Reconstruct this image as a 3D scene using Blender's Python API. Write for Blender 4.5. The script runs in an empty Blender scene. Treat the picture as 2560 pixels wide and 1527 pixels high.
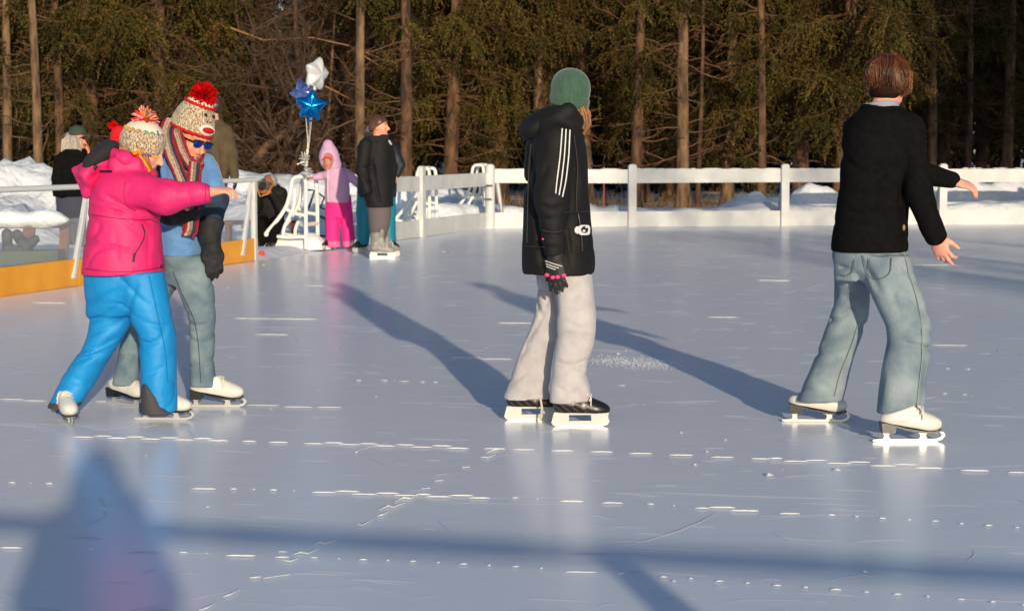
import bpy, math, random
import numpy as np
from mathutils import Matrix, Vector
rng = np.random.default_rng(7); random.seed(7)
sc = bpy.context.scene
COL = sc.collection
# ------------------------------------------------------------------ camera geometry (pixels of the photo as displayed, 2488 wide)
K = 2560/2488.0
F = 4777.0; CH = 1.36; HZ = 373.0
PITCH = math.atan((763.5-HZ)/F)
cp, sp_ = math.cos(PITCH), math.sin(PITCH)
def P(px, py, Y):
    x = px*K-1280.0; y = -(py*K-763.5)
    d = np.array([x, cp*F+sp_*y, -sp_*F+cp*y]); t = Y/d[1]
    return np.array([0, 0, CH])+d*t
def G(px, py, z=0.0):
    x = px*K-1280.0; y = -(py*K-763.5)
    d = np.array([x, cp*F+sp_*y, -sp_*F+cp*y]); t = (z-CH)/d[2]
    return np.array([0, 0, CH])+d*t
SUN_EL = math.radians(9.7); SUN_AZ = math.atan(0.208)       # light travels (-sin, cos)
def lin(r, g, b):
    f = lambda c: c/12.92 if c <= .04045 else ((c+.055)/1.055)**2.4
    return (f(r/255), f(g/255), f(b/255))
# ------------------------------------------------------------------ materials
def mat(name, col, rough=.8, col2=None, nscale=20, bump=0., bscale=60, metal=0., spec=.5, attr=False, var=0., stretch=None, sheen=0., coat=0., bdist=.01):
    m = bpy.data.materials.new(name); m.use_nodes = True
    nt = m.node_tree; N = nt.nodes; Lk = nt.links
    b = N['Principled BSDF']
    b.inputs['Roughness'].default_value = rough; b.inputs['Metallic'].default_value = metal
    b.inputs['Specular IOR Level'].default_value = spec
    if sheen: b.inputs['Sheen Weight'].default_value = sheen
    if coat: b.inputs['Coat Weight'].default_value = coat; b.inputs['Coat Roughness'].default_value = .1
    tc = N.new('ShaderNodeTexCoord'); vec = tc.outputs['Object']
    if stretch:
        mp = N.new('ShaderNodeMapping'); mp.inputs['Scale'].default_value = stretch
        Lk.new(vec, mp.inputs['Vector']); vec = mp.outputs['Vector']
    def noise(s, d=4):
        n = N.new('ShaderNodeTexNoise'); n.inputs['Scale'].default_value = s; n.inputs['Detail'].default_value = d
        Lk.new(vec, n.inputs['Vector']); return n
    if attr:
        a = N.new('ShaderNodeAttribute'); a.attribute_name = 'Col'; src = a.outputs['Color']
        if var:
            n = noise(nscale); hs = N.new('ShaderNodeHueSaturation')
            mr = N.new('ShaderNodeMapRange'); mr.inputs[1].default_value = .3; mr.inputs[2].default_value = .7
            mr.inputs[3].default_value = 1-var; mr.inputs[4].default_value = 1+var
            Lk.new(n.outputs['Fac'], mr.inputs[0]); Lk.new(mr.outputs[0], hs.inputs['Value']); Lk.new(src, hs.inputs['Color']); src = hs.outputs['Color']
        Lk.new(src, b.inputs['Base Color'])
    elif col2 is not None:
        n = noise(nscale); r = N.new('ShaderNodeValToRGB')
        r.color_ramp.elements[0].position = .36; r.color_ramp.elements[1].position = .64
        r.color_ramp.elements[0].color = (*col, 1); r.color_ramp.elements[1].color = (*col2, 1)
        Lk.new(n.outputs['Fac'], r.inputs['Fac']); Lk.new(r.outputs['Color'], b.inputs['Base Color'])
    else:
        b.inputs['Base Color'].default_value = (*col, 1)
    if bump:
        n = noise(bscale); bp = N.new('ShaderNodeBump'); bp.inputs['Strength'].default_value = bump; bp.inputs['Distance'].default_value = bdist
        Lk.new(n.outputs['Fac'], bp.inputs['Height']); Lk.new(bp.outputs['Normal'], b.inputs['Normal'])
    return m
# ------------------------------------------------------------------ objects
ORG = {}
def link(o):
    COL.objects.link(o); return o
def thing(name, label, cat, loc, group=None):
    o = bpy.data.objects.new(name, None); link(o); o.location = loc; o.empty_display_size = .1
    o['label'] = label; o['category'] = cat
    if group: o['group'] = group
    ORG[o.name] = np.array(loc, float); return o
def tag(o, label=None, cat=None, group=None, kind=None):
    if label: o['label'] = label
    if cat: o['category'] = cat
    if group: o['group'] = group
    if kind: o['kind'] = kind
    return o
def raw_mesh(name, V, Fc, mats, smooth=True, col=None, midx=None):
    me = bpy.data.meshes.new(name)
    V = np.asarray(V, np.float32)
    if isinstance(Fc, np.ndarray) and Fc.ndim == 2:
        nf, k = Fc.shape
        me.vertices.add(len(V)); me.vertices.foreach_set('co', V.ravel())
        me.loops.add(nf*k); me.loops.foreach_set('vertex_index', Fc.astype(np.int32).ravel())
        me.polygons.add(nf); me.polygons.foreach_set('loop_start', np.arange(0, nf*k, k, dtype=np.int32))
        me.update(calc_edges=True)
    else:
        me.from_pydata([tuple(map(float, v)) for v in V], [], [tuple(int(i) for i in f) for f in Fc]); me.update()
    for m in (mats if isinstance(mats, (list, tuple)) else [mats]): me.materials.append(m)
    if midx is not None: me.polygons.foreach_set('material_index', np.asarray(midx, np.int32))
    me.polygons.foreach_set('use_smooth', np.full(len(me.polygons), bool(smooth)))
    if col is not None:
        a = me.color_attributes.new('Col', 'FLOAT_COLOR', 'POINT')
        c = np.ones((len(V), 4), np.float32); c[:, :3] = col; a.data.foreach_set('color', c.ravel())
    me.validate(); return me
def mk(name, V, Fc, mats, parent=None, smooth=True, col=None, loc=None, midx=None):
    """world-space vertices -> object; parent's world origin is subtracted"""
    org = ORG[parent.name] if parent is not None else (np.zeros(3) if loc is None else np.array(loc, float))
    o = bpy.data.objects.new(name, raw_mesh(name, np.asarray(V, float)-org, Fc, mats, smooth, col, midx)); link(o)
    if parent is not None: o.parent = parent
    elif loc is not None: o.location = loc
    ORG[o.name] = org; return o
class MB:
    def __init__(s): s.v = []; s.f = []; s.n = 0; s.c = []; s.m = []
    def add(s, V, Fc, col=None, mi=0):
        V = np.asarray(V, float).reshape(-1, 3)
        for f in Fc: s.f.append(tuple(int(i)+s.n for i in f)); s.m.append(mi)
        s.v.append(V); s.n += len(V); s.c.append(np.tile(np.array(col if col is not None else (1, 1, 1), float), (len(V), 1)) if np.ndim(col) < 2 else np.asarray(col))
    def box(s, c, size, R=None, col=None, mi=0, taper=None):
        h = np.array(size)/2.0
        V = np.array([[x, y, z] for x in (-1, 1) for y in (-1, 1) for z in (-1, 1)], float)*h
        if taper is not None: V[V[:, 2] > 0, :2] *= taper
        if R is not None: V = V@np.asarray(R).T
        s.add(V+np.array(c), [(0, 1, 3, 2), (4, 6, 7, 5), (0, 4, 5, 1), (2, 3, 7, 6), (0, 2, 6, 4), (1, 5, 7, 3)], col, mi)
    def bar(s, a, b, w, h, up=(0, 0, 1), col=None, mi=0):
        a = np.array(a, float); b = np.array(b, float); d = b-a; L = np.linalg.norm(d); d /= L
        r = np.cross(d, up); r /= np.linalg.norm(r); u = np.cross(r, d)
        R = np.stack([d, r, u], 1); s.box((a+b)/2, (L, w, h), R, col, mi)
    def tube(s, pts, r, n=6, col=None, mi=0, cap=True, flat=None):
        pts = np.asarray(pts, float); m = len(pts); r = np.broadcast_to(np.asarray(r, float), (m,))
        t = np.gradient(pts, axis=0); t /= np.linalg.norm(t, axis=1, keepdims=True)+1e-9
        ref = np.array([0, 0, 1.]) if abs(t[0][2]) < .9 else np.array([1., 0, 0])
        V = []; u = None
        for i in range(m):
            u0 = ref if u is None else u
            u = u0-t[i]*np.dot(u0, t[i]); u /= np.linalg.norm(u)+1e-9; w = np.cross(t[i], u)
            for j in range(n):
                a = 2*math.pi*j/n
                V.append(pts[i]+r[i]*(math.cos(a)*u*(flat or 1)+math.sin(a)*w))
        Fc = [(i*n+j, i*n+(j+1) % n, (i+1)*n+(j+1) % n, (i+1)*n+j) for i in range(m-1) for j in range(n)]
        if cap:
            V += V[:n]+V[(m-1)*n:m*n]; Fc += [tuple(m*n+j for j in range(n))[::-1], tuple((m+1)*n+j for j in range(n))]
        s.add(V, Fc, col, mi)
    def extr(s, poly, y0, y1, col=None, mi=0):
        """polygon in x-z, extruded over y"""
        n = len(poly); V = [(x, y0, z) for x, z in poly]+[(x, y1, z) for x, z in poly]
        Fc = [tuple(range(n)), tuple(range(2*n-1, n-1, -1))]+[(i, n+i, n+(i+1) % n, (i+1) % n) for i in range(n)]
        s.add(V, Fc, col, mi)
    def ball(s, c, r, n=10, col=None, mi=0, R=None):
        r = np.broadcast_to(np.asarray(r, float), (3,)); V = []; m = n
        for i in range(m+1):
            th = math.pi*i/m
            for j in range(n): V.append((math.sin(th)*math.cos(2*math.pi*j/n), math.sin(th)*math.sin(2*math.pi*j/n), math.cos(th)))
        V = np.array(V)*r
        if R is not None: V = V@np.asarray(R).T
        s.add(V+np.array(c), [(i*n+j, (i+1)*n+j, (i+1)*n+(j+1) % n, i*n+(j+1) % n) for i in range(m) for j in range(n)], col, mi)
    def build(s, name, mats, parent=None, smooth=False, loc=None):
        return mk(name, np.concatenate(s.v), s.f, mats, parent, smooth, np.concatenate(s.c), loc, s.m)
    def mesh(s, name, mats, smooth=False):
        return raw_mesh(name, np.concatenate(s.v), s.f, mats, smooth, np.concatenate(s.c), s.m)
# ------------------------------------------------------------------ signed-distance modelling
def wnoise(p, freq, seed, n=6):
    r = np.random.default_rng(seed); w = r.normal(size=(n, 3)); w /= np.linalg.norm(w, axis=1, keepdims=True)
    w *= np.asarray(freq)*r.uniform(.6, 1.5, (n, 1)); ph = r.uniform(0, 6.28, n)
    return np.sin(p@w.T+ph).sum(1)/n
class Sdf:
    def __init__(s, vox=.008): s.vox = vox; s.p = []; s.g = []; s.cuts = []; s.nz = []
    def cone(s, a, b, ra, rb=None, k=.02, cuta=0, cutb=0, flat=None, op=1):
        a = np.array(a, float); b = np.array(b, float); rb = ra if rb is None else rb
        R = max(ra, rb)*(max(1, flat[1]) if flat else 1)
        s.p.append(('c', (a, b, ra, rb, cuta, cutb, flat), k, op, np.minimum(a, b)-R, np.maximum(a, b)+R)); return s
    def chain(s, pts, rs, k=.02, **kw):
        for i in range(len(pts)-1): s.cone(pts[i], pts[i+1], rs[i], rs[i+1], k if i == 0 else .03, **kw)
        return s
    def ell(s, c, r, R=None, k=.02, op=1):
        c = np.array(c, float); r = np.broadcast_to(np.array(r, float), (3,)); m = max(r)
        e = r if R is None else np.full(3, m)
        s.p.append(('e', (c, r, R), k, op, c-e, c+e)); return s
    def loft(s, secs, k=.02, axis=2, op=1, n=2.0):
        A = np.array(sorted(map(tuple, secs)), float); zz = np.linspace(A[0, 0], A[-1, 0], 60)
        T = np.stack([np.interp(zz, A[:, 0], A[:, i]) for i in range(1, 5)], 1)
        for _ in range(3):
            T[1:-1] = .25*T[:-2]+.5*T[1:-1]+.25*T[2:]
        o = [i for i in range(3) if i != axis]
        lo = np.zeros(3); hi = np.zeros(3)
        lo[axis], hi[axis] = zz[0], zz[-1]
        for q in (0, 1): lo[o[q]] = (T[:, q]-T[:, 2+q]).min(); hi[o[q]] = (T[:, q]+T[:, 2+q]).max()
        s.p.append(('l', (zz, T, axis, o, n), k, op, lo, hi)); return s
    def groove(s, a, b, w, d, front=None): s.g.append((np.array(a, float), np.array(b, float), w, d, front)); return s
    def cut(s, p, n): s.cuts.append((np.array(p, float), np.array(n, float)/np.linalg.norm(n))); return s
    def noise(s, amp, freq, seed): s.nz.append((amp, freq, seed, 0)); return s
    def folds(s, amp, freq, seed): s.nz.append((amp, freq, seed, 1)); return s
    def prim(s, t, a, p):
        if t == 'c':
            A, B, ra, rb, ca, cb, flat = a; q = p-A; ba = B-A; L2 = ba@ba+1e-12
            h = q@ba/L2; hc = np.clip(h, 0, 1); e = q-hc[:, None]*ba
            if flat is not None: e = e+np.outer(e@flat[0], flat[0])*(1/flat[1]-1)
            d = np.sqrt((e*e).sum(1))-(ra+(rb-ra)*hc); L = math.sqrt(L2)
            if flat is not None and flat[1] < 1: d = d*max(flat[1], .45)
            if ca: d = np.maximum(d, -h*L)
            if cb: d = np.maximum(d, (h-1)*L)
            return d
        if t == 'e':
            c, r, R = a; q = p-c
            if R is not None: q = q@R
            k0 = np.sqrt(((q/r)**2).sum(1)); k1 = np.sqrt(((q/(r*r))**2).sum(1))+1e-9
            return k0*(k0-1)/k1
        zz, T, ax, o, n = a; z = p[:, ax]
        c0, c1, r0, r1 = (np.interp(z, zz, T[:, i]) for i in range(4))
        u = np.abs(p[:, o[0]]-c0)/r0; v = np.abs(p[:, o[1]]-c1)/r1
        q = np.sqrt(u*u+v*v) if n == 2 else (u**n+v**n)**(1/n)
        d = (q-1)*np.minimum(r0, r1)*.8
        return np.maximum(d, np.maximum(z-zz[-1], zz[0]-z))
    def eval(s, p, idx):
        d = np.full(len(p), 1.0)
        for i in idx:
            t, a, k, op, lo, hi = s.p[i]; e = s.prim(t, a, p)
            if op > 0:
                h = np.clip(.5+.5*(d-e)/k, 0, 1); d = d+(e-d)*h-k*h*(1-h)
            else:
                h = np.clip(.5-.5*(d+e)/k, 0, 1); d = d+(-e-d)*h+k*h*(1-h)
        for amp, fr, sd, fo in s.nz: d = d+(amp*wnoise(p, fr, sd) if not fo else amp*(np.exp(-(wnoise(p+.03*np.sin(p[:, [1, 2, 0]]*15+sd), fr, sd, 3)/.13)**2)*np.clip(.55+1.2*wnoise(p, np.asarray(fr)*.6, sd+1, 3), 0, 1)-.15))
        for a, b, w, dep, front in s.g:
            if front is None:
                q = p-a; ba = b-a; h = np.clip(q@ba/(ba@ba+1e-9), 0, 1); e = q-h[:, None]*ba
            else:
                q = (p-a)[:, [0, 2]]; ba = (b-a)[[0, 2]]; h = np.clip(q@ba/(ba@ba+1e-9), 0, 1); e = q-h[:, None]*ba
            v = dep*np.exp(-(e*e).sum(1)/(w*w))*np.sin(np.pi*(.1+.8*h))
            if front is not None: v = v*(p[:, 1] < front)
            d = d+v
        for pt, n in s.cuts: d = np.maximum(d, (p-pt)@n)
        return d
    def surf(s):
        vox = s.vox; add = [q for q in s.p if q[3] > 0]
        lo = np.min([q[4] for q in add], 0)-3*vox-.01; hi = np.max([q[5] for q in add], 0)+3*vox+.01
        B = 12; nb = np.ceil((hi-lo)/(vox*B)).astype(int); n = nb*B+1
        Fd = np.ones(n, np.float32)
        bi = np.stack(np.meshgrid(*[np.arange(k) for k in nb], indexing='ij'), -1).reshape(-1, 3)
        bc = lo+(bi+.5)*B*vox; dc = s.eval(bc, range(len(s.p)))
        hd = B*vox*.5*math.sqrt(3); act = np.abs(dc) < hd*1.35+.03
        plo = np.array([q[4]-q[2]*1.5-.02 for q in s.p]); phi = np.array([q[5]+q[2]*1.5+.02 for q in s.p])
        g = np.stack(np.meshgrid(*[np.arange(B+1)]*3, indexing='ij'), -1).reshape(-1, 3)*vox
        for j in range(len(bi)):
            i = bi[j]*B; sl = tuple(slice(i[q], i[q]+B+1) for q in range(3))
            if not act[j]:
                if dc[j] < 0: Fd[sl] = np.minimum(Fd[sl], -1)
                continue
            b0 = lo+i*vox; b1 = b0+B*vox
            idx = np.nonzero(((plo <= b1) & (phi >= b0)).all(1))[0]
            if len(idx) == 0: continue
            Fd[sl] = s.eval(b0+g, idx).reshape(B+1, B+1, B+1)
        Fd[0] = Fd[-1] = 1; Fd[:, 0] = Fd[:, -1] = 1; Fd[:, :, 0] = Fd[:, :, -1] = 1
        sg = Fd < 0; c = np.zeros(np.array(n)-1, np.int8)
        crn = [(x, y, z) for x in (0, 1) for y in (0, 1) for z in (0, 1)]
        cs = lambda A, o: A[o[0]:A.shape[0]-1+o[0], o[1]:A.shape[1]-1+o[1], o[2]:A.shape[2]-1+o[2]]
        for o in crn: c += cs(sg, o)
        ac = (c > 0) & (c < 8); cell = np.argwhere(ac)
        idm = np.full(ac.shape, -1, np.int64); idm[ac] = np.arange(len(cell))
        acc = np.zeros((len(cell), 3)); cnt = np.zeros(len(cell))
        val = {o: Fd[cell[:, 0]+o[0], cell[:, 1]+o[1], cell[:, 2]+o[2]] for o in crn}
        for o in crn:
            for ax in range(3):
                if o[ax]: continue
                o2 = list(o); o2[ax] = 1; v0 = val[o]; v1 = val[tuple(o2)]; m = (v0 < 0) != (v1 < 0)
                t = v0[m]/(v0[m]-v1[m]); q = np.tile(np.array(o, float), (m.sum(), 1)); q[:, ax] = np.clip(t, 0, 1)
                acc[m] += q; cnt[m] += 1
        V = lo+(cell+acc/cnt[:, None])*vox
        Q = []
        for ax in range(3):
            a1, a2 = (ax+1) % 3, (ax+2) % 3
            s0 = [slice(None)]*3; s1 = [slice(None)]*3; s0[ax] = slice(0, -1); s1[ax] = slice(1, None)
            A = sg[tuple(s0)]; Bm = sg[tuple(s1)]; e = np.argwhere(A != Bm)
            fl = A[e[:, 0], e[:, 1], e[:, 2]]
            d1 = np.zeros(3, int); d1[a1] = 1; d2 = np.zeros(3, int); d2[a2] = 1
            ids = [idm[tuple((e-d).T)] for d in (d1+d2, d2, 0*d1, d1)]
            q = np.stack(ids, 1); q[~fl] = q[~fl][:, ::-1]; Q.append(q)
        Q = np.concatenate(Q); return V, Q
    def build(s, name, mats, parent=None, col=None, relax=1, midx=None):
        V, Q = s.surf()
        for _ in range(relax):
            acc = np.zeros_like(V); cnt = np.zeros(len(V))
            for i in range(4):
                j = (i+1) % 4
                np.add.at(acc, Q[:, i], V[Q[:, j]]); np.add.at(acc, Q[:, j], V[Q[:, i]]); np.add.at(cnt, Q[:, i], 1); np.add.at(cnt, Q[:, j], 1)
            V = V*.5+.5*acc/np.maximum(cnt, 1)[:, None]
        cc = None if col is None else (col(V) if callable(col) else np.tile(np.array(col, float), (len(V), 1)))
        mi = None if midx is None else midx(V[Q].mean(1))
        return mk(name, V, Q, mats, parent, True, cc, None, mi)
def unit(v): v = np.array(v, float); return v/np.linalg.norm(v)
# ------------------------------------------------------------------ anatomy
def head_prims(S, c, f, u, s=1.0, face=True):
    f = unit(f); u = np.array(u, float); u = unit(u-f*(u@f)); l = np.cross(u, f); R = np.stack([f, l, u], 1); c = np.array(c, float)
    p = lambda a, b, d: c+s*(a*f+b*l+d*u)
    S.ell(p(-.012, 0, .022), np.array((.098, .077, .098))*s, R, .02)
    S.ell(p(.03, 0, -.045), np.array((.062, .06, .078))*s, R, .03)
    S.ell(p(.066, 0, -.098), np.array((.024, .026, .02))*s, R, .03)
    if face:
        S.cone(p(.088, 0, .012), p(.112, 0, -.03), .009*s, .0145*s, .012)
        for q in (-1, 1):
            S.ell(p(.05, q*.04, -.03), np.array((.03, .026, .028))*s, R, .02)
            S.ell(p(.092, q*.013, -.034), .011*s, None, .008)
            S.cone(p(.084, q*.012, .03), p(.07, q*.05, .03), .009*s, .008*s, .015)
            S.ell(p(.092, q*.033, .012), .015*s, None, .014, -1)
            S.ell(p(.073, q*.032, .011), .0135*s, None, .004)
        S.ell(p(.082, 0, -.063), np.array((.014, .024, .007))*s, R, .008)
        S.ell(p(.081, 0, -.076), np.array((.013, .02, .008))*s, R, .008)
    for q in (-1, 1):
        S.ell(p(-.012, q*.079, -.012), np.array((.024, .009, .033))*s, R, .008)
        S.ell(p(-.008, q*.086, -.008), np.array((.012, .007, .018))*s, R, .006, -1)
    return c, R, s
def head_col(hd, skin, lips=(.45, .12, .1), brow=None, blush=(.72, .25, .17)):
    c, R, s = hd; skin = np.array(skin); lips = np.array(lips)
    def f(V):
        q = (V-c)@R/s; C = np.tile(skin, (len(V), 1))
        w = np.exp(-(((q[:, 0]-.07)/.03)**2+((np.abs(q[:, 1])-.042)/.018)**2+((q[:, 2]+.03)/.02)**2))[:, None]*.45
        C = C*(1-w)+w*np.array(blush)
        m = (q[:, 0] > .06) & (np.abs(q[:, 1]) < .025) & (np.abs(q[:, 2]+.069) < .0135*np.sqrt(np.clip(1-(q[:, 1]/.026)**2, 0, 1))); C[m] = lips
        if brow is not None:
            m = (q[:, 0] > .05) & (np.abs(np.abs(q[:, 1])-.03) < .02) & (np.abs(q[:, 2]-.033) < .005); C[m] = brow
        e = (q[:, 0] > .05) & (np.abs(np.abs(q[:, 1])-.032) < .012) & (np.abs(q[:, 2]-.011) < .006)
        C[e] = (.62, .58, .54); e &= (np.abs(np.abs(q[:, 1])-.032) < .0055); C[e] = (.06, .03, .02)
        return C
    return f
def hand_prims(S, w, d, n, size=1., curl=(.35, .4, .45, .5), side=1, fat=1., k=.006, thumb=.5, fan=.12):
    """wrist, finger direction, palm normal (curl side), thumb on side*cross(d,n)"""
    d = unit(d); n = np.array(n, float); n = unit(n-d*(n@d)); t = np.cross(d, n)*side; w = np.array(w, float); R = np.stack([d, t, n], 1)
    p = lambda a, b, c: w+size*(a*d+b*t+c*n)
    S.cone(p(-.02, 0, 0), p(.03, 0, 0), .026*size*fat, .029*size*fat, .02, flat=(n, .75))
    S.ell(p(.055, 0, 0), np.array((.05, .041*fat, .0165*fat))*size, R, .012)
    L = (.072, .08, .074, .058)
    for i in range(4):
        b = .029-.0195*i; a0 = p(.088-.004*abs(i-1), b, 0); dd = unit(d+t*fan*(1.2-i)*.7); th = 0
        for j, fr in enumerate((.45, .31, .24)):
            th += curl[i]*(.75, 1.1, .8)[j]
            dr = unit(dd*math.cos(th)+n*math.sin(th)); a1 = a0+dr*L[i]*fr*size
            S.cone(a0, a1, (.0098, .0088, .008)[j]*size*fat, (.0088, .008, .0066)[j]*size*fat, k); a0 = a1
    a0 = p(.025, .03, .004); dr = unit(d*.75+t*(.3+thumb*.5)+n*.35); a1 = a0+dr*.046*size
    S.cone(a0, a1, .014*size*fat, .0115*size*fat, .012); dr = unit(dr+d*.35); S.cone(a1, a1+dr*.034*size, .011*size*fat, .0085*size*fat, k)
def limb_body(S, J, fat=1.0, hands=()):
    pv, ch, nk, hd = (np.array(J[k], float) for k in ('pelvis', 'chest', 'neck', 'head'))
    S.cone(pv, ch, .07*fat, .085*fat, .05); S.cone(ch, nk, .085*fat, .052, .05)
    S.cone(nk, hd, .052, .05, .02)
    for s in 'RL':
        if 'sh'+s in J:
            S.cone(nk-(nk-ch)*.2, J['sh'+s], .045*fat, .036*fat, .04); S.chain([J['sh'+s], J['el'+s], J['wr'+s]], [.034*fat, .029*fat, .024*fat], .03)
        if 'hip'+s in J:
            S.cone(pv, J['hip'+s], .065*fat, .05*fat, .04); S.chain([J['hip'+s], J['kn'+s], J['an'+s]], [.05*fat, .034*fat, .027*fat], .03)
            S.cone(J['an'+s], np.array(J['an'+s])+(0, 0, -.03), .027, .027, .02)
# ------------------------------------------------------------------ skates (local: toe +x, up +z, ice at z=0), shared meshes
SK = {}
def skate_meshes():
    white = mat('skate_leather', (.80, .76, .68), .38, (.72, .68, .61), 9, .15, 30)
    black = mat('skate_black', (.015, .014, .014), .35)
    steel = mat('skate_steel', (.66, .64, .60), .3, metal=.6)
    lace = mat('skate_lace', (.75, .7, .6), .8)
    holder = mat('skate_holder', (.60, .59, .55), .35)
    gray = mat('skate_grey', (.33, .31, .29), .5, (.2, .19, .18), 14)
    def boot(kind, tall=False):
        S = Sdf(.006)
        hz = 0 if kind == 'f' else -.012
        S.ell((.092, 0, .098+hz), (.066, .045, .040), None, .03); S.ell((.02, 0, .112+hz), (.09, .043, .045), None, .03)
        S.ell((-.082, 0, .116+hz), (.048, .036, .042), None, .03)
        S.cone((-.03, 0, .14+hz), (-.07, 0, .14+hz), .040, .038, .03); S.loft([(.13+hz, -.055, 0, .07, .042), (.19, -.062, 0, .062, .042), (.245, -.06, 0, .062, .046), (.29, -.06, 0, .066, .05)] if tall else [(.13+hz, -.052, 0, .055, .040), (.17, -.046, 0, .043, .036), (.20, -.043, 0, .038, .032)], .03)
        S.cone((.05, 0, .128+hz), (-.0, 0, .20 if tall else .168), .024, .026, .03)
        if tall: S.cone((-.0, 0, .20), (-.0, 0, .31), .024, .022, .02)
        else: S.cut((-.05, 0, .165 if kind == 'f' else .142), (-.30, 0, 1))
        S.noise(.0014, (60, 60, 60), 3)
        S.groove((.045, -.05, .12+hz), (-.0, -.05, .24), .006, .004); S.groove((.045, .05, .12+hz), (-.0, .05, .24), .006, .004)
        b = np.array([1.0, 0, .0])
        if kind == 'f': S.cut((0, 0, .085), (-.18, 0, -1)); S.cut((.07, 0, .068), (.0, 0, -1))
        else: S.cut((0, 0, .072), (0, 0, -1))
        V, Q = S.surf()
        if kind == 'f': V[:, 2] -= .014
        return V, Q
    V, Q = boot('f'); SK['f_boot'] = raw_mesh('figure_boot', V, Q, white)
    m = MB(); sole = [(-.132, .107), (-.085, .100), (-.02, .082), (.05, .070), (.11, .066), (.152, .074), (.152, .066), (.11, .056), (.05, .060), (-.02, .073), (-.06, .086), (-.068, .058), (-.126, .058)]
    m.extr([(x, z) for x, z in sole[:6]]+[(x, z) for x, z in sole[6:]], -.036, .036); m.v = [v-np.array((0, 0, .014)) for v in m.v]; SK['f_sole'] = m.mesh('figure_sole', black)
    m = MB(); m.extr([(-.165, .004), (-.15, 0), (.13, 0), (.158, .010), (.174, .036), (.166, .058), (.150, .066), (.150, .056), (.159, .040), (.152, .022), (.13, .0135), (-.13, .0135), (-.165, .011)], -.004, .004)
    m.extr([(-.118, .013), (-.086, .013), (-.092, .034), (-.084, .058), (-.122, .058), (-.112, .034)], -.0045, .0045); m.extr([(.052, .013), (.088, .013), (.082, .036), (.09, .058), (.046, .062), (.058, .036)], -.0045, .0045)
    m.box((-.1, 0, .0565), (.05, .05, .004)); m.box((.085, 0, .0555), (.09, .05, .003)); 
    for v in m.v: v[:, 2] = np.where(v[:, 2] > .02, .02+(v[:, 2]-.02)*.66, v[:, 2])
    SK['f_blade'] = m.mesh('figure_blade', steel)
    def laces(z0, m):
        for i in range(3):
            x = .058-.014*i; z = .133+.016*i*1.0+z0
            m.tube([(x+.006, -.03, z-.014), (x+.014, 0, z+.006), (x+.006, .03, z-.014)], .0035, 5)
        m.tube([(.036, -.03, .172), (.058, -.05, .15), (.055, -.055, .11)], .0035, 5); m.tube([(.036, -.03, .172), (.06, -.045, .168), (.048, -.055, .135)], .0035, 5)
    m = MB(); laces(0, m); SK['f_lace'] = m.mesh('skate_laces', lace, True)
    V, Q = boot('h')
    t = V[:, 0]*.8+V[:, 2]*1.0
    C = np.tile(np.array((.012, .011, .011)), (len(V), 1)); st = (np.sin(t*190) > .55) & (V[:, 0] < .06) & (np.abs(V[:, 1]) > .02); C[st] = (.075, .055, .04)
    SK['h_boot'] = raw_mesh('hockey_boot', V, Q, mat('hockey_leather', (0, 0, 0), .32, attr=True, bump=.1, bscale=40), True, C)
    m = MB()
    m.extr([(-.140, .016), (-.128, .072), (.150, .072), (.146, .052), (.152, .02), (.120, .012), (-.12, .010)][::1], -.009, .009)
    # holder with an opening: built from four pieces instead of one plate
    m = MB(); y = .010
    m.extr([(-.142, .018), (-.128, .073), (-.045, .073), (-.052, .060), (-.052, .030), (-.035, .020)], -y, y)
    m.extr([(-.0449, .073), (.072, .073), (.060, .060), (-.030, .060), (-.0519, .0598)], -y, y)
    m.extr([(.0721, .073), (.150, .073), (.146, .050), (.155, .022), (.125, .012), (.05, .020), (.062, .030), (.0601, .0598)], -y, y)
    m.extr([(-.142, .0179), (-.035, .0199), (.05, .0199), (.125, .0119), (.10, .008), (-.12, .008)], -y, y)
    m.extr([(-.0349, .02), (-.05, .03), (.061, .03), (.0499, .02)], -y*.98, y*.98)
    SK['h_holder'] = m.mesh('blade_holder', holder)
    m = MB(); m.extr([(-.135, .010), (-.12, .001), (.115, 0), (.145, .010), (.15, .0145), (-.135, .0145)], -.003, .003); SK['h_runner'] = m.mesh('skate_runner', steel)
    m = MB(); laces(-.012, m); SK['h_lace'] = m.mesh('skate_laces', lace, True)
    V, Q = boot('h', True); SK['g_boot'] = raw_mesh('tall_boot', V, Q, gray)
skate_meshes()
def skate(parent, pos, yaw, kind='f', s=1.0, pitch=0., roll=0., tilt=None):
    M = Matrix.Translation(Vector(pos)-Vector(ORG[parent.name]))@Matrix.Rotation(yaw, 4, 'Z')@Matrix.Rotation(-pitch, 4, 'Y')@Matrix.Rotation(roll, 4, 'X')@Matrix.Scale(s, 4)
    def ob(n, me, par, mtx=None):
        o = bpy.data.objects.new(n, me); link(o); o.parent = par; ORG[o.name] = ORG[parent.name]
        if mtx is not None: o.matrix_local = mtx
        return o
    if kind == 'f':
        b = ob('ice_skate', SK['f_boot'], parent, M); ob('sole', SK['f_sole'], b); ob('blade', SK['f_blade'], b); ob('lace', SK['f_lace'], b)
    else:
        b = ob('ice_skate', SK['h_boot'] if kind == 'h' else SK['g_boot'], parent, M); ob('blade_holder', SK['h_holder'], b); ob('blade', SK['h_runner'], b); ob('lace', SK['h_lace'], b)
    return b
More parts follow.
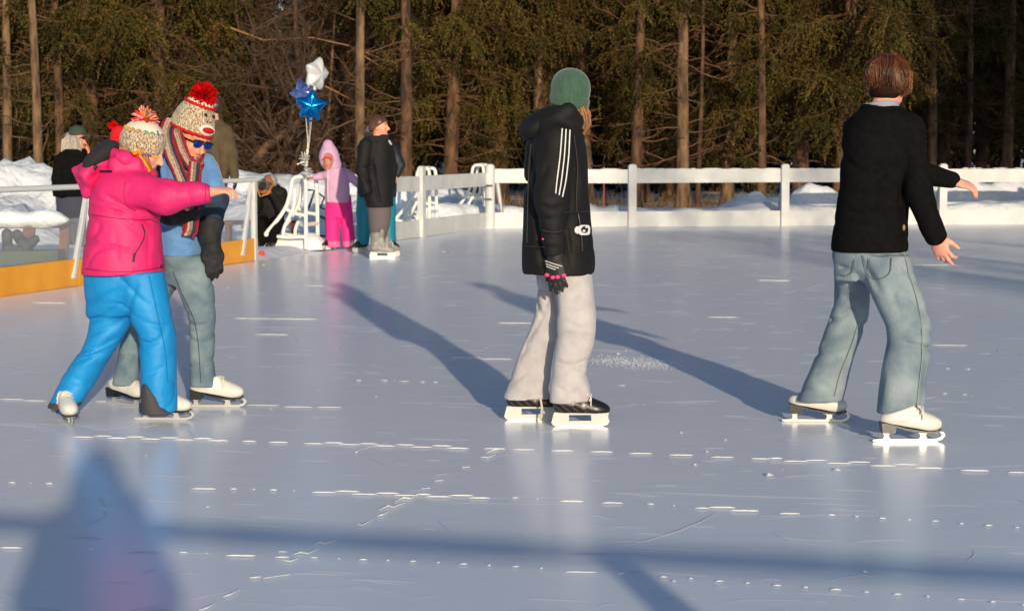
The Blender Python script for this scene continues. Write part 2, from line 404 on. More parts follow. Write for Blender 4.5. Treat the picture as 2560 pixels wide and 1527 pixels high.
# ------------------------------------------------------------------ hair, pompoms, knit
def strands(name, paths, r, cols, m, parent):
    mb = MB()
    for p, c in zip(paths, cols): mb.tube(p, np.linspace(r, r*.45, len(p)), 3, c, cap=False)
    return mb.build(name, m, parent, True)
def pompom(name, c, R, m, parent, cols, n=260, r=.004, squash=1.0, up=(0, 0, 1), spread=None):
    mb = MB(); u = unit(up); c = np.array(c, float)
    for i in range(n):
        d = rng.normal(size=3); d /= np.linalg.norm(d)
        if spread is not None and d@u < spread: d = unit(d+u*(spread-d@u)*1.6)
        L = R*rng.uniform(.85, 1.12); e = c+d*L; mid = c+d*L*.6+rng.normal(size=3)*R*.06
        mb.tube([c+d*R*.2, mid, e+rng.normal(size=3)*R*.07], [r*1.2, r, r*.8], 4, cols[rng.integers(len(cols))], cap=False)
    return mb.build(name, m, parent, True)
M_SKIN = mat('skin', (0, 0, 0), .5, attr=True, var=.06, nscale=40, bump=.05, bscale=250, spec=.4)
M_HAIR = mat('hair', (0, 0, 0), .38, attr=True, spec=.5)
M_YARN = mat('yarn', (0, 0, 0), .95, attr=True, spec=.1)
SKIN = lin(222, 160, 132); SKINP = lin(235, 165, 140)
def knit_mat(name, a, b, sc_=(260, 260, 110), dark=None):
    m = mat(name, a, .95, b, 1.0, .7, 1.0, stretch=sc_, sheen=.2); return m
M_MARL = knit_mat('marl_knit', lin(118, 92, 70), lin(226, 206, 174), (150, 150, 66)); M_HBASE = mat('hair_base', (0, 0, 0), .8, attr=True, spec=.1, bump=.6, bscale=120)
M_BLACK = mat('black_plain', (.01, .01, .01), .45)
# ------------------------------------------------------------------ main skaters
def rows(Y, R):
    out = []
    for py, xl, xr, dy, ry in R:
        a = P(xl, py, Y+dy); b = P(xr, py, Y+dy); out.append((a[2], (a[0]+b[0])/2, a[1], (b[0]-a[0])/2, ry))
    return out
def crease(S, Y, pts, w, d, front=None):
    for a, b in zip(pts[:-1], pts[1:]): S.groove(P(a[0], a[1], Y), P(b[0], b[1], Y), w, d, Y+.03 if front is None else front)
def stroke(mb, Y, pts, r, col=None, n=6): mb.tube([P(x, y, Y) for x, y in pts], r, n, col)
def surf_y(o, x, z, back=False):
    """front (camera side) surface of a built mesh at world x,z"""
    me = o.data; org = ORG[o.name]; co = np.empty(len(me.vertices)*3, np.float32); me.vertices.foreach_get('co', co); co = co.reshape(-1, 3)+org
    d = (co[:, 0]-x)**2+(co[:, 2]-z)**2; m = d < .018**2
    if not m.any(): m = d < .05**2
    return co[m, 1].min() if m.any() else org[1]
def on(o, px, py, Y, off=.004):
    p = P(px, py, Y)
    for _ in range(2):
        y = surf_y(o, p[0], p[2])-off; p = P(px, py, y)
    return p
def line_on(mb, o, Y, pts, r, col=None, sub=4, flat=None):
    Q = []
    for a, b in zip(pts[:-1], pts[1:]):
        for i in range(sub): Q.append(on(o, a[0]+(b[0]-a[0])*i/sub, a[1]+(b[1]-a[1])*i/sub, Y))
    Q.append(on(o, *pts[-1], Y)); Q = np.array(Q)
    for _ in range(2): Q[1:-1] = .25*Q[:-2]+.5*Q[1:-1]+.25*Q[2:]
    mb.tube(Q, r, 6, col, flat=flat)
M_SWEAT = mat('sweatpants_jersey', lin(194, 188, 188), .95, lin(180, 174, 176), 14, .35, 45, sheen=.2)
M_JEANS = mat('faded_denim', lin(108, 126, 138), .92, lin(150, 162, 168), 6, .35, 120)
M_JEANS2 = mat('grey_blue_denim', lin(96, 118, 130), .92, lin(134, 152, 158), 8, .3, 180)
M_BLKJ = mat('black_nylon', (.009, .0085, .0085), .72, (.013, .012, .012), 8, .25, 22, bdist=.015, spec=.25)
M_BLKF = mat('black_fleece', (.006, .0055, .006), .95, (.0085, .008, .008), 30, .3, 120, spec=.05)
M_WHITE = mat('white_print', (.8, .79, .76), .6)
# ---- centre: beanie, black padded jacket, grey sweatpants
def centre_skater():
    Y = 9.45; base = G(1360, 1030); t = thing('person', 'person in green beanie, black jacket with three white sleeve stripes and pale grey sweatpants', 'person', base, 'people skating on the rink')
    q = lambda x, y, d=0: P(x, y, Y+d)
    J = dict(pelvis=q(1365, 620), chest=q(1345, 420), neck=q(1378, 305), head=q(1390, 240), shR=q(1350, 345, -.16), elR=q(1335, 490, -.22), wrR=q(1343, 618, -.22), shL=q(1365, 345, .17), elL=q(1375, 490, .23), wrL=q(1398, 610, .2),
             hipR=q(1378, 650, -.09), knR=q(1400, 790, -.1), anR=q(1382, 960, -.1), hipL=q(1350, 650, .09), knL=q(1322, 790, .1), anL=q(1275, 945, .15))
    S = Sdf(.009); hd = head_prims(S, q(1388, 248, .0), (.75, .66, -.12), (.05, 0, 1), .92); limb_body(S, J, .95); hand_prims(S, J['wrL'], (.1, .1, -1), (0, -1, 0), .95)
    hand_prims(S, J['wrR'], (.1, 0, -1), (.0, 1, 0), .9); S.build('body', M_SKIN, t, head_col(hd, SKIN))
    # trousers
    S = Sdf(.009)
    S.loft(rows(Y, [(600, 1300, 1435, 0, .15), (660, 1303, 1434, 0, .16), (700, 1308, 1437, 0, .16)]), .03)
    S.loft(rows(Y-.1, [(640, 1335, 1432, .03, .09), (700, 1345, 1439, .02, .095), (760, 1352, 1446, 0, .095), (800, 1352, 1446, 0, .09), (840, 1350, 1440, 0, .085), (880, 1344, 1424, 0, .085), (910, 1342, 1424, 0, .085), (935, 1338, 1432, 0, .082), (975, 1336, 1436, 0, .08)]), .03, n=2.6)
    S.loft(rows(Y+.12, [(640, 1305, 1390, -.03, .09), (700, 1308, 1378, 0, .095), (760, 1302, 1368, 0, .09), (800, 1288, 1358, .02, .085), (850, 1266, 1347, .03, .085), (900, 1247, 1338, .04, .085), (966, 1222, 1335, .0, .10)]), .03, n=3.2)
    S.cut(q(1290, 962), (-.14, 0, -1)) if False else None
    for pts, w, d in [([(1350, 810), (1400, 800), (1435, 815)], .012, .010), ([(1348, 870), (1390, 880), (1420, 865)], .012, .012), ([(1342, 905), (1380, 890), (1425, 905)], .010, .009), ([(1352, 930), (1385, 950), (1420, 930)], .01, .008), ([(1375, 775), (1420, 795)], .012, .007), ([(1390, 955), (1392, 985)], .006, .012),
                      ([(1300, 730), (1318, 770)], .01, .012), ([(1345, 690), (1352, 760)], .012, .012), ([(1335, 700), (1325, 760), (1275, 850)], .010, .010), ([(1255, 880), (1300, 830)], .012, .008), ([(1400, 680), (1390, 760)], .014, .006), ([(1240, 940), (1290, 900)], .01, .006)]: crease(S, Y, pts, w, d, Y+.1)
    S.noise(.0035, (26, 26, 15), 5).folds(.008, (16, 16, 22), 7).noise(.0016, (60, 60, 40), 6); tr = S.build('sweatpants', M_SWEAT, t)
    mb = MB(); mb.tube([P(1313, 968, Y+.02), P(1317, 990, Y+.0), P(1313, 1021, Y+.02)], .006, 6, SKIN); mb.tube([P(1300, 968, Y+.06), P(1313, 970, Y+.02)], .006, 6)
    mb.build('drawstring', mat('lace_tan', lin(214, 196, 170), .9), tr, True)
    # jacket
    S = Sdf(.009)
    S.loft(rows(Y, [(285, 1330, 1408, .0, .10), (310, 1295, 1418, 0, .16), (345, 1279, 1421, 0, .2), (400, 1276, 1427, 0, .215), (480, 1274, 1431, 0, .21), (540, 1272, 1436, 0, .21), (600, 1270, 1441, 0, .215), (640, 1269, 1445, 0, .22), (663, 1271, 1443, 0, .22)]), .03, n=2.3)
    S.chain([q(1352, 342, -.16), q(1336, 490, -.24), q(1343, 590, -.25)], [.082, .082, .056], .02)
    S.cone(q(1343, 590, -.25), q(1345, 622, -.25), .05, .047, .02, cutb=1); S.chain([q(1366, 345, .16), q(1378, 490, .24), q(1396, 590, .22)], [.08, .075, .05], .02)
    S.chain([q(1330, 300, -.13), q(1380, 272, -.12), q(1408, 296, -.06)], [.045, .04, .03], .04); S.chain([q(1330, 300, .13), q(1385, 275, .13), q(1410, 292, .06)], [.045, .04, .03], .04)
    S.ell(q(1385, 262, 0), (.075, .09, .09), None, .02, -1)
    for pts, w, d in [([(1290, 520), (1285, 430), (1295, 380)], .012, .010), ([(1382, 520), (1425, 515)], .008, .006), ([(1275, 600), (1330, 596)], .01, .006), ([(1300, 490), (1340, 505), (1372, 495)], .012, .012), ([(1305, 520), (1345, 530)], .01, .01), ([(1310, 560), (1350, 566), (1372, 556)], .01, .01), ([(1312, 590), (1360, 597)], .01, .008), ([(1372, 540), (1385, 640)], .012, .012), ([(1296, 470), (1310, 560), (1318, 640)], .014, .014), ([(1290, 380), (1302, 440)], .012, .01), ([(1330, 400), (1310, 440)], .014, .008), ([(1395, 400), (1400, 480)], .014, .006), ([(1390, 560), (1440, 570)], .008, .006), ([(1280, 655), (1310, 640)], .01, .006), ([(1400, 620), (1440, 600)], .014, .007)]: crease(S, Y, pts, w, d, Y+.1)
    S.folds(.012, (13, 13, 20), 13).noise(.004, (20, 20, 24), 11).noise(.002, (50, 50, 60), 12); jk = S.build('jacket', M_BLKJ, t)
    S = Sdf(.009)
    RH = np.array(Matrix.Rotation(-.42, 3, 'Y')); S.ell(q(1318, 300, 0), (.115, .15, .062), RH, .04); S.ell(q(1300, 318, 0), (.062, .135, .05), None, .05); S.ell(q(1352, 283, -.02), (.09, .13, .045), RH, .05); S.ell(q(1384, 284, -.03), (.05, .10, .035), np.array(Matrix.Rotation(.5, 3, 'Y')), .04)
    S.ell(q(1358, 262, .03), (.08, .085, .06), None, .03, -1)
    crease(S, Y, [(1285, 328), (1330, 318), (1390, 306)], .008, .006); crease(S, Y, [(1310, 285), (1350, 276), (1385, 280)], .008, .006); S.folds(.006, (18, 18, 26), 9); S.noise(.004, (28, 28, 40), 9); S.build('hood', M_BLKJ, jk)
    mb = MB()
    for dx in (0, 11, 22):
        line_on(mb, jk, Y-.28, [(1366+dx*.85, 313+dx*.15), (1361+dx*.95, 380), (1353+dx, 440), (1350+dx*.75, 470+dx*.4)], .0072, None, 5, .5)
    mb.build('sleeve_stripe', M_WHITE, jk, True)
    SM = mat('black_seam', (.028, .027, .026), .6)
    for pts in ([(1276, 598), (1300, 600), (1322, 600)], [(1372, 517), (1400, 516), (1434, 514)], [(1395, 330), (1404, 400), (1400, 480), (1402, 515)], [(1290, 350), (1284, 420), (1282, 500), (1280, 590)], [(1318, 560), (1345, 566), (1368, 560)]): mb = MB(); line_on(mb, jk, Y-.2, pts, .0024); mb.build('seam', SM, jk, True)
    mb = MB(); line_on(mb, jk, Y-.2, [(1405, 520), (1412, 560), (1415, 610)], .003); mb.build('pocket_zip', mat('zip_grey', (.04, .04, .04), .3), jk, True)
    mb = MB()
    def plate(cx, cy, w, h, n=14, col=None, off=.006, pw=2.0):
        ring = []
        for i in range(n):
            a = 2*math.pi*i/n; c_, s_ = math.cos(a), math.sin(a)
            ring.append(on(jk, cx+w*math.copysign(abs(c_)**(2/pw), c_), cy+h*math.copysign(abs(s_)**(2/pw), s_), Y-.2, off))
        ctr = np.mean(ring, 0)+(0, -.002, 0); mb.add(ring+[ctr], [(i, (i+1) % n, n) for i in range(n)], col)
    W_ = (.72, .70, .74)
    plate(1404, 559, 8, 9, col=W_, off=.007); plate(1420, 559, 14, 12.5, n=20, col=W_, off=.011, pw=4); plate(1421, 558, 8.5, 8.5, col=(.02, .02, .03), off=.015); plate(1419, 561, 3.5, 3, col=W_, off=.018); plate(1424.5, 552, 2.5, 2, col=W_, off=.018)
    mb.build('pocket_badge', mat('badge', (0, 0, 0), .6, attr=True), jk, True)
    # gloves
    GL = mat('glove_black', (.012, .011, .011), .6, (.03, .028, .026), 40, .3, 90)
    S = Sdf(.006); w = q(1350, 626, -.25); S.cone(q(1345, 604, -.25), w, .045, .036, .015); hand_prims(S, w+(0, 0, -.01), (.05, -.05, -1), (.35, .95, 0), 1.02, (.3, .25, .25, .3), -1, 1.22, .006, .1, .2)
    gl = S.build('glove', GL, t); KP = mat('pink_pads', lin(255, 60, 130), .6)
    for x, y in [(1329, 668), (1343, 674), (1355, 673), (1370, 669)]:
        mb = MB(); mb.ball(on(gl, x, y, Y-.25, -.002), (.0125, .005, .0095), 8); mb.build('knuckle_pad', KP, gl, True)
    mb = MB(); mb.ball(on(jk, 1319, 581, Y-.25, .0), (.006, .005, .005), 6); mb.build('cuff_tab', KP, jk, True)
    mb = MB()
    for a in (0, 7, 13): line_on(mb, gl, Y-.25, [(1325+a*.2, 634+a), (1345, 641+a), (1366-a*1.2, 647+a*.6)], .0028)
    mb.build('glove_stripe', mat('silver_print', (.6, .58, .52), .5), gl, True)
    # beanie and hair
    BN = mat('green_rib_knit', lin(55, 83, 68), .95, lin(66, 96, 80), 60, .25, 60, stretch=(1.4, 1.4, .25), sheen=.3)
    S = Sdf(.006); R = Matrix.Rotation(math.radians(12), 3, 'Y'); R = np.array(R)
    S.ell(q(1385, 226, 0), (.0985, .096, .115), R, .02); S.ell(q(1386, 205, 0), (.087, .085, .072), R, .03)
    S.cut(q(1384, 258, 0), (-.24, 0, -1)); bn = S.build('beanie', BN, t)
    S = Sdf(.006); S.ell(q(1384, 240, 0), (.101, .099, .105), R, .02); S.cut(q(1384, 264, 0), (-.24, 0, -1)); S.cut(q(1384, 232, 0), (.24, 0, 1)); S.build('brim', BN, bn)
    paths = []; cols = []
    for i in range(420):
        a = rng.uniform(-1.0, 1.0); x0 = 1398+26*rng.random(); p0 = q(x0, 262+rng.uniform(-6, 4), a*.07); k_ = rng.random()**.8
        bend = rng.uniform(4, 16); L_ = rng.uniform(30, 68)
        pts = [p0, q(x0+bend*.6, 262+L_*.35, a*.085), q(x0+bend*.8, 262+L_*.7, a*.085), q(x0+bend*.2-4, 262+L_, a*.08)]
        paths.append(pts); c = np.array(lin(98, 58, 34))*(1-k_)+np.array(lin(196, 146, 96))*k_; cols.append(c)
    strands('hair', paths, .0035, cols, M_HAIR, t)
    skate(t, G(1407, 1036)+(0, 0, .001), .03, 'h', .97); skate(t, G(1291, 1020)+(0, 0, .001), .05, 'h', .97)
centre_skater()
# ---- right: black jacket, wide jeans, seen from behind
def right_skater():
    Y = 9.15; base = G(2140, 1050); t = thing('person', 'bareheaded person with short brown hair in black jacket and wide pale jeans, seen from behind', 'person', base, 'people skating on the rink')
    q = lambda x, y, d=0: P(x, y, Y+d)
    J = dict(pelvis=q(2115, 590, .02), chest=q(2130, 400), neck=q(2140, 275), head=q(2155, 215), shR=q(2215, 320, -.06), elR=q(2228, 455, -.12), wrR=q(2272, 570, -.16), shL=q(2090, 320, .1), elL=q(2225, 425, .32), wrL=q(2312, 438, .3),
             hipR=q(2155, 625, -.03), knR=q(2210, 800, -.18), anR=q(2190, 985, -.25), hipL=q(2068, 620, .1), knL=q(2058, 780, .21), anL=q(1995, 950, .28))
    S = Sdf(.006); hd = head_prims(S, q(2162, 197, .01), (.75, .65, -.1), (.03, 0, 1), .90); limb_body(S, J, .95)
    hand_prims(S, q(2272, 572, -.16), (.42, .05, -.95), (.55, .8, .35), 1.06, (.5, .28, .42, .5), 1, 1., .005, .35, .12)
    hand_prims(S, q(2312, 440, .3), (1, .0, -.25), (-.1, .35, -.8), 1.04, (.5, .5, .45, .45), 1, 1., .005, .3, .1)
    S.build('body', M_SKIN, t, head_col(hd, SKINP))
    S = Sdf(.009)
    S.loft(rows(Y, [(570, 2024, 2205, 0, .13), (620, 2024, 2207, 0, .14), (650, 2026, 2216, 0, .14), (680, 2028, 2222, 0, .12)]), .03)
    S.loft(rows(Y-.17, [(620, 2090, 2208, .08, .1), (660, 2098, 2220, .05, .1), (700, 2112, 2233, .02, .1), (740, 2130, 2249, 0, .1), (790, 2155, 2260, -.02, .1), (830, 2158, 2260, -.03, .095), (860, 2152, 2257, -.04, .095), (900, 2143, 2251, -.05, .095), (950, 2136, 2246, -.06, .095), (1005, 2131, 2242, -.06, .09)]), .03, n=2.5)
    S.loft(rows(Y+.18, [(620, 2024, 2110, -.1, .09), (680, 2028, 2110, -.05, .09), (730, 2028, 2112, 0, .09), (770, 2018, 2108, .02, .085), (800, 2006, 2098, .03, .085), (850, 1988, 2078, .06, .085), (900, 1968, 2062, .08, .085), (972, 1938, 2046, .1, .088)]), .03, n=2.5)
    for pts, w, d in [([(2168, 818), (2195, 824), (2240, 836)], .010, .016), ([(2180, 780), (2215, 795), (2240, 798)], .01, .010), ([(2165, 838), (2210, 845), (2250, 830)], .012, .008), ([(2020, 792), (2050, 780), (2088, 745)], .010, .014), ([(2030, 640), (2070, 660), (2085, 690)], .010, .01), ([(2028, 655), (2070, 640)], .01, .008), ([(2090, 640), (2118, 700)], .014, .016), ([(2140, 690), (2160, 760)], .014, .008), ([(2170, 640), (2210, 690)], .012, .008), ([(2150, 900), (2200, 880)], .014, .006), ([(2010, 850), (2060, 830)], .012, .008), ([(1975, 920), (2040, 900)], .012, .006), ([(2145, 960), (2220, 970)], .012, .005), ([(2215, 860), (2205, 980)], .014, .006)]: crease(S, Y, pts, w, d, Y+.2)
    S.folds(.009, (14, 14, 20), 23).noise(.0035, (20, 20, 13), 21).noise(.0015, (55, 55, 40), 22); jn = S.build('jeans', M_JEANS, t)
    mb = MB(); line_on(mb, jn, Y-.2, [(2196, 612), (2215, 680), (2238, 760), (2243, 850), (2233, 940), (2226, 1000)], .0022); line_on(mb, jn, Y-.1, [(2087, 780), (2070, 840), (2040, 910), (2028, 962)], .0022)
    mb.build('side_seam', mat('denim_seam', lin(150, 156, 152), .9), jn, True)
    DS = mat('denim_stitch', lin(84, 98, 108), .9)
    for pts in ([(2112, 628), (2114, 668), (2138, 680), (2164, 664), (2166, 626)], [(2034, 630), (2036, 662), (2054, 672), (2074, 660), (2076, 630)], [(2096, 620), (2106, 660), (2114, 690)]): mb = MB(); line_on(mb, jn, Y-.1, pts, .002); mb.build('pocket_stitch', DS, jn, True)
    S = Sdf(.009)
    S.loft(rows(Y, [(252, 2098, 2184, 0, .085), (270, 2078, 2205, 0, .12), (295, 2058, 2228, 0, .15), (340, 2047, 2238, 0, .165), (420, 2043, 2228, 0, .165), (450, 2044, 2222, 0, .165), (500, 2035, 2205, 0, .16), (540, 2028, 2202, 0, .16), (600, 2021, 2204, 0, .165), (613, 2021, 2202, 0, .165)]), .03, n=2.3)
    S.chain([q(2207, 315, -.07), q(2226, 450, -.14), q(2272, 572, -.18)], [.082, .068, .047], .03, cutb=0); S.cone(q(2262, 548, -.17), q(2279, 584, -.18), .05, .047, .02, cutb=1)
    S.chain([q(2085, 315, .1), q(2215, 415, .32), q(2312, 438, .3)], [.075, .062, .042], .02)
    S.ell(q(2150, 243, .0), (.075, .075, .05), None, .02, -1)
    for pts, w, d in [([(2045, 455), (2090, 470), (2130, 468)], .012, .008), ([(2040, 510), (2100, 520), (2150, 512)], .012, .010), ([(2178, 420), (2172, 500), (2190, 540)], .014, .018), ([(2190, 360), (2182, 430)], .014, .010), ([(2060, 300), (2090, 330)], .014, .006), ([(2215, 450), (2245, 462)], .01, .008), ([(2222, 490), (2258, 500)], .01, .008), ([(2110, 300), (2115, 590)], .006, .003), ([(2030, 585), (2200, 585)], .005, .003)]: crease(S, Y, pts, w, d, Y+.2)
    S.folds(.009, (11, 11, 15), 33).noise(.004, (18, 18, 22), 31).noise(.0015, (60, 60, 60), 32)
    for z in (.0,): S.cut(q(2110, 611), (0, 0, -1))
    jk = S.build('jacket', M_BLKF, t)
    GC = mat('grey_collar', lin(150, 150, 165), .9, bump=.2)
    S = Sdf(.006); S.cone(q(2138, 262, 0), q(2143, 240, 0), .092, .083, .01, 1, 1); S.cone(q(2138, 270, 0), q(2145, 230, 0), .08, .072, .005, op=-1); S.cut(q(2140, 243), (-.22, .0, 1)); S.build('collar', GC, jk)
    S = Sdf(.008); S.loft(rows(Y-.1, [(413, 2174, 2186, 0, .01), (440, 2177, 2186, 0, .01), (470, 2180, 2185, 0, .01)]), .01); S.build('shirt_tail', GC, jk)
    mb = MB(); mb.ball(on(jk, 2196, 553, Y-.12, .0), (.008, .006, .015), 8); mb.build('button', mat('tan_button', lin(150, 120, 85), .5), jk, True)
    # hair: cap and strands, short bob with the ends at the nape
    C0 = q(2157, 190, 0); S = Sdf(.006); S.ell(C0+(0, 0, .006), (.098, .094, .106), None, .02); S.ell(q(2148, 214, -.01), (.072, .08, .06), None, .03); S.cut(q(2150, 240), (-.1, 0, -1))
    S.noise(.004, (60, 60, 25), 41); S.groove(q(2160, 200, -.1), q(2158, 245, -.1), .012, .01); hr = S.build('hair', M_HBASE, t, lin(48, 27, 18))
    paths = []; cols = []
    for i in range(1300):
        a = rng.uniform(-2.9, 2.9); top = C0+(.015+.012*rng.normal(), .012*rng.normal(), .112); ax = math.sin(a); ay = -math.cos(a)
        if ay > .75: continue
        L_ = rng.uniform(.72, 1.0) if abs(a) > .5 else rng.uniform(.85, 1.0); r1 = .099*rng.uniform(.96, 1.06)+(.010 if rng.random() < .10 else 0); pts = [top+(0, 0, .002)]
        for th in (.5, .95, 1.4, 1.8, 2.1, 2.35, 2.6):
            if th > (2.75-.35*max(0, math.cos(a))**3)*L_: break
            r_ = r1*(1 if th < 1.7 else 1+(.10+.12*math.sin(a*6))*(th-1.7)); w = .011*math.sin(3*th+a*5)+.006*math.sin(2.2*th+i)
            pts.append(C0+np.array((ax*math.sin(th)*r_*1.0+w, ay*math.sin(th)*r_*.96, .006+math.cos(th)*(.112 if th < 1.57 else .105)))+(rng.normal(size=3)*.006 if th > 2 else 0))
        sw = .5+.5*math.sin(a*4+1); k_ = np.clip(.05+.6*max(0, ax)*sw+.25*max(0, -ax)*(1-sw)+rng.uniform(-.12, .2), 0, 1)  # right-hand strands coloured more golden: sunlight put into the hair colour
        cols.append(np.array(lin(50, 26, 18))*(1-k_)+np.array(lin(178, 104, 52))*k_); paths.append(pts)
    strands('hair_strands', paths, .0030, cols, M_HAIR, hr)
    skate(t, G(2206, 1073)+(0, 0, .001), .02, 'f', 1.0); skate(t, G(1983, 1027)+(0, .03, .001), -.1, 'f', 1.0, 0., 0.)
right_skater()
# ---- pair on the left: girl in pink, woman in the big monkey-knit hat
PINK = mat('pink_shell', lin(228, 38, 114), .62, lin(218, 32, 106), 10, .25, 30, bdist=.015)
def pink_girl():
    Y = 9.5; base = G(300, 1035); t = thing('person', 'girl in bright pink jacket and blue snow pants, one arm stretched out in front', 'person', base, 'people skating on the rink')
    q = lambda x, y, d=0: P(x, y, Y+d)
    J = dict(pelvis=q(300, 640), chest=q(300, 480), neck=q(325, 410), head=q(350, 365), shR=q(310, 455, -.13), elR=q(415, 485, -.2), wrR=q(510, 467, -.22), shL=q(335, 450, .14), elL=q(368, 498, .2), wrL=q(398, 488, .2),
             hipR=q(330, 660, -.08), knR=q(385, 810, -.12), anR=q(385, 975, -.05), hipL=q(265, 660, .08), knL=q(250, 810, .03), anL=q(152, 970, -.0))
    S = Sdf(.0062); hd = head_prims(S, q(352, 365, 0), (.93, -.12, -.42), (.38, 0, .92), .93); limb_body(S, J, .95)
    hand_prims(S, q(512, 467, -.22), (1, -.02, .14), (.1, .25, -1), .92, (.7, .62, .58, .75), 1, 1., .004, .2, .12); hand_prims(S, J['wrL'], (.9, .3, -.1), (0, 0, -1), .85)
    S.build('body', M_SKIN, t, head_col(hd, SKINP))
    BL = mat('blue_shell', lin(12, 138, 206), .6, lin(22, 148, 216), 9, .28, 28, bdist=.015); DG = mat('dark_grey_cuff', lin(72, 68, 70), .8, bump=.2)
    S = Sdf(.009)
    S.loft(rows(Y, [(620, 222, 378, 0, .15), (655, 212, 388, 0, .17), (700, 211, 400, 0, .17), (735, 214, 404, 0, .14), (765, 217, 400, 0, .1)]), .03)
    S.loft(rows(Y-.08, [(660, 290, 398, 0, .12), (720, 300, 409, 0, .12), (780, 318, 421, 0, .115), (820, 336, 427, 0, .11), (870, 341, 427, 0, .105), (920, 344, 428, 0, .105), (960, 345, 429, 0, .105), (998, 346, 431, 0, .1)]), .035)
    S.loft(rows(Y+.02, [(660, 206, 320, .04, .12), (720, 212, 330, .04, .12), (770, 217, 330, .03, .115), (800, 216, 312, .02, .11), (830, 208, 292, .02, .11), (860, 190, 272, .02, .11), (900, 162, 248, .02, .10), (940, 141, 224, .01, .09), (988, 117, 192, -.02, .085)]), .035)
    for pts, w, d in [([(215, 740), (260, 720), (320, 690)], .014, .009), ([(218, 780), (270, 760), (330, 720)], .014, .010), ([(220, 810), (280, 790), (325, 760)], .012, .008), ([(200, 850), (250, 840), (290, 815)], .012, .010), ([(185, 880), (230, 860), (265, 855)], .012, .008), ([(212, 700), (250, 690)], .012, .006), ([(325, 790), (345, 815)], .016, .014), ([(370, 905), (415, 880)], .010, .007), ([(305, 800), (335, 730), (350, 680)], .014, .009), ([(350, 830), (400, 820)], .014, .006), ([(150, 930), (200, 935)], .01, .006), ([(130, 970), (180, 975)], .01, .006)]: crease(S, Y, pts, w, d, Y+.2)
    S.folds(.008, (20, 20, 32), 53).noise(.004, (22, 22, 18), 51).noise(.002, (55, 55, 45), 52); S.cut(q(150, 989), (.1, 0, -1)) if False else None
    tr = S.build('snow_pants', [BL, DG], t, midx=lambda c: ((c[:, 2] < P(150, 989, Y)[2]+.028) & (c[:, 0] < P(300, 900, Y)[0])).astype(int))
    SB = mat('blue_seam', lin(8, 112, 176), .8)
    for pts in ([(362, 668), (384, 770), (402, 850), (408, 930)],): mb = MB(); line_on(mb, tr, Y-.2, pts, .0022); mb.build('seam', SB, tr, True)
    S = Sdf(.008); S.loft(rows(Y-.09, [(927, 349, 392, 0, .108), (950, 344, 402, 0, .111), (980, 343, 410, 0, .112), (1003, 343, 432, 0, .108)]), .02); S.cut(q(400, 960, 0), (.75, 0, .55)); S.noise(.003, (25, 25, 25), 53); S.build('cuff_patch', DG, tr)
    # jacket
    S = Sdf(.009)
    S.loft(rows(Y, [(395, 262, 360, 0, .10), (420, 240, 378, 0, .16), (450, 226, 388, 0, .19), (490, 219, 389, 0, .2), (540, 217, 388, 0, .2), (590, 209, 392, 0, .205), (640, 204, 397, 0, .21), (668, 203, 399, 0, .215)]), .03, n=2.2)
    S.chain([q(312, 458, -.12), q(405, 478, -.2), q(480, 470, -.22)], [.095, .083, .056], .03); S.cone(q(475, 470, -.22), q(512, 467, -.22), .054, .05, .02, cutb=1)
    S.chain([q(330, 455, .12), q(362, 495, .18), q(392, 488, .18)], [.085, .075, .055], .03)
    S.chain([q(282, 398, -.12), q(330, 400, -.11), q(366, 425, -.04)], [.04, .035, .03], .03); S.chain([q(282, 398, .12), q(330, 398, .1), q(366, 425, .03)], [.04, .035, .03], .03)
    S.ell(q(345, 385, 0), (.08, .085, .07), None, .02, -1); S.cut(q(300, 664), (.03, 0, -1))
    for pts, w, d in [([(225, 500), (280, 505), (330, 520), (385, 540)], .010, .012), ([(240, 485), (300, 492), (370, 522)], .010, .010), ([(270, 470), (330, 500), (388, 512)], .012, .010), ([(215, 530), (260, 528)], .012, .008), ([(340, 450), (320, 490)], .014, .008), ([(390, 455), (430, 480)], .014, .006), ([(370, 500), (420, 498)], .012, .007), ([(440, 460), (455, 500)], .01, .006), ([(478, 455), (486, 490)], .01, .005), ([(215, 580), (260, 590)], .014, .006), ([(300, 560), (310, 640)], .012, .004), ([(372, 560), (374, 650)], .008, .004), ([(305, 410), (345, 445)], .012, .009)]: crease(S, Y, pts, w, d, Y+.2)
    S.folds(.010, (17, 17, 34), 65).noise(.004, (18, 18, 24), 61).noise(.0018, (55, 55, 60), 62); jk = S.build('jacket', PINK, t)
    S = Sdf(.008); S.ell(q(218, 428, -.02), (.06, .13, .045), np.array(Matrix.Rotation(1.0, 3, 'Y')), .03); S.ell(q(246, 404, 0), (.095, .15, .058), np.array(Matrix.Rotation(-.55, 3, 'Y')), .03); S.cone(q(181, 413, -.03), q(232, 398, -.05), .008, .040, .02); S.cone(q(190, 418, -.05), q(213, 472, -.05), .016, .014, .03); S.cone(q(226, 410, -.08), q(213, 468, -.06), .035, .02, .03); S.cone(q(181, 413, -.03), q(208, 472, -.04), .008, .014, .03)
    S.cone(q(252, 358, -.07), q(300, 384, -.13), .022, .035, .03); S.cone(q(300, 384, -.13), q(352, 412, -.1), .035, .02, .03)
    S.ell(q(262, 366, .03), (.085, .1, .045), np.array(Matrix.Rotation(-.45, 3, 'Y')), .02, -1)
    crease(S, Y, [(225, 440), (250, 420), (262, 400)], .012, .012); crease(S, Y, [(200, 440), (225, 425)], .01, .008); S.folds(.008, (18, 18, 22), 67).noise(.004, (25, 25, 25), 63); hd_ = S.build('hood', PINK, jk)
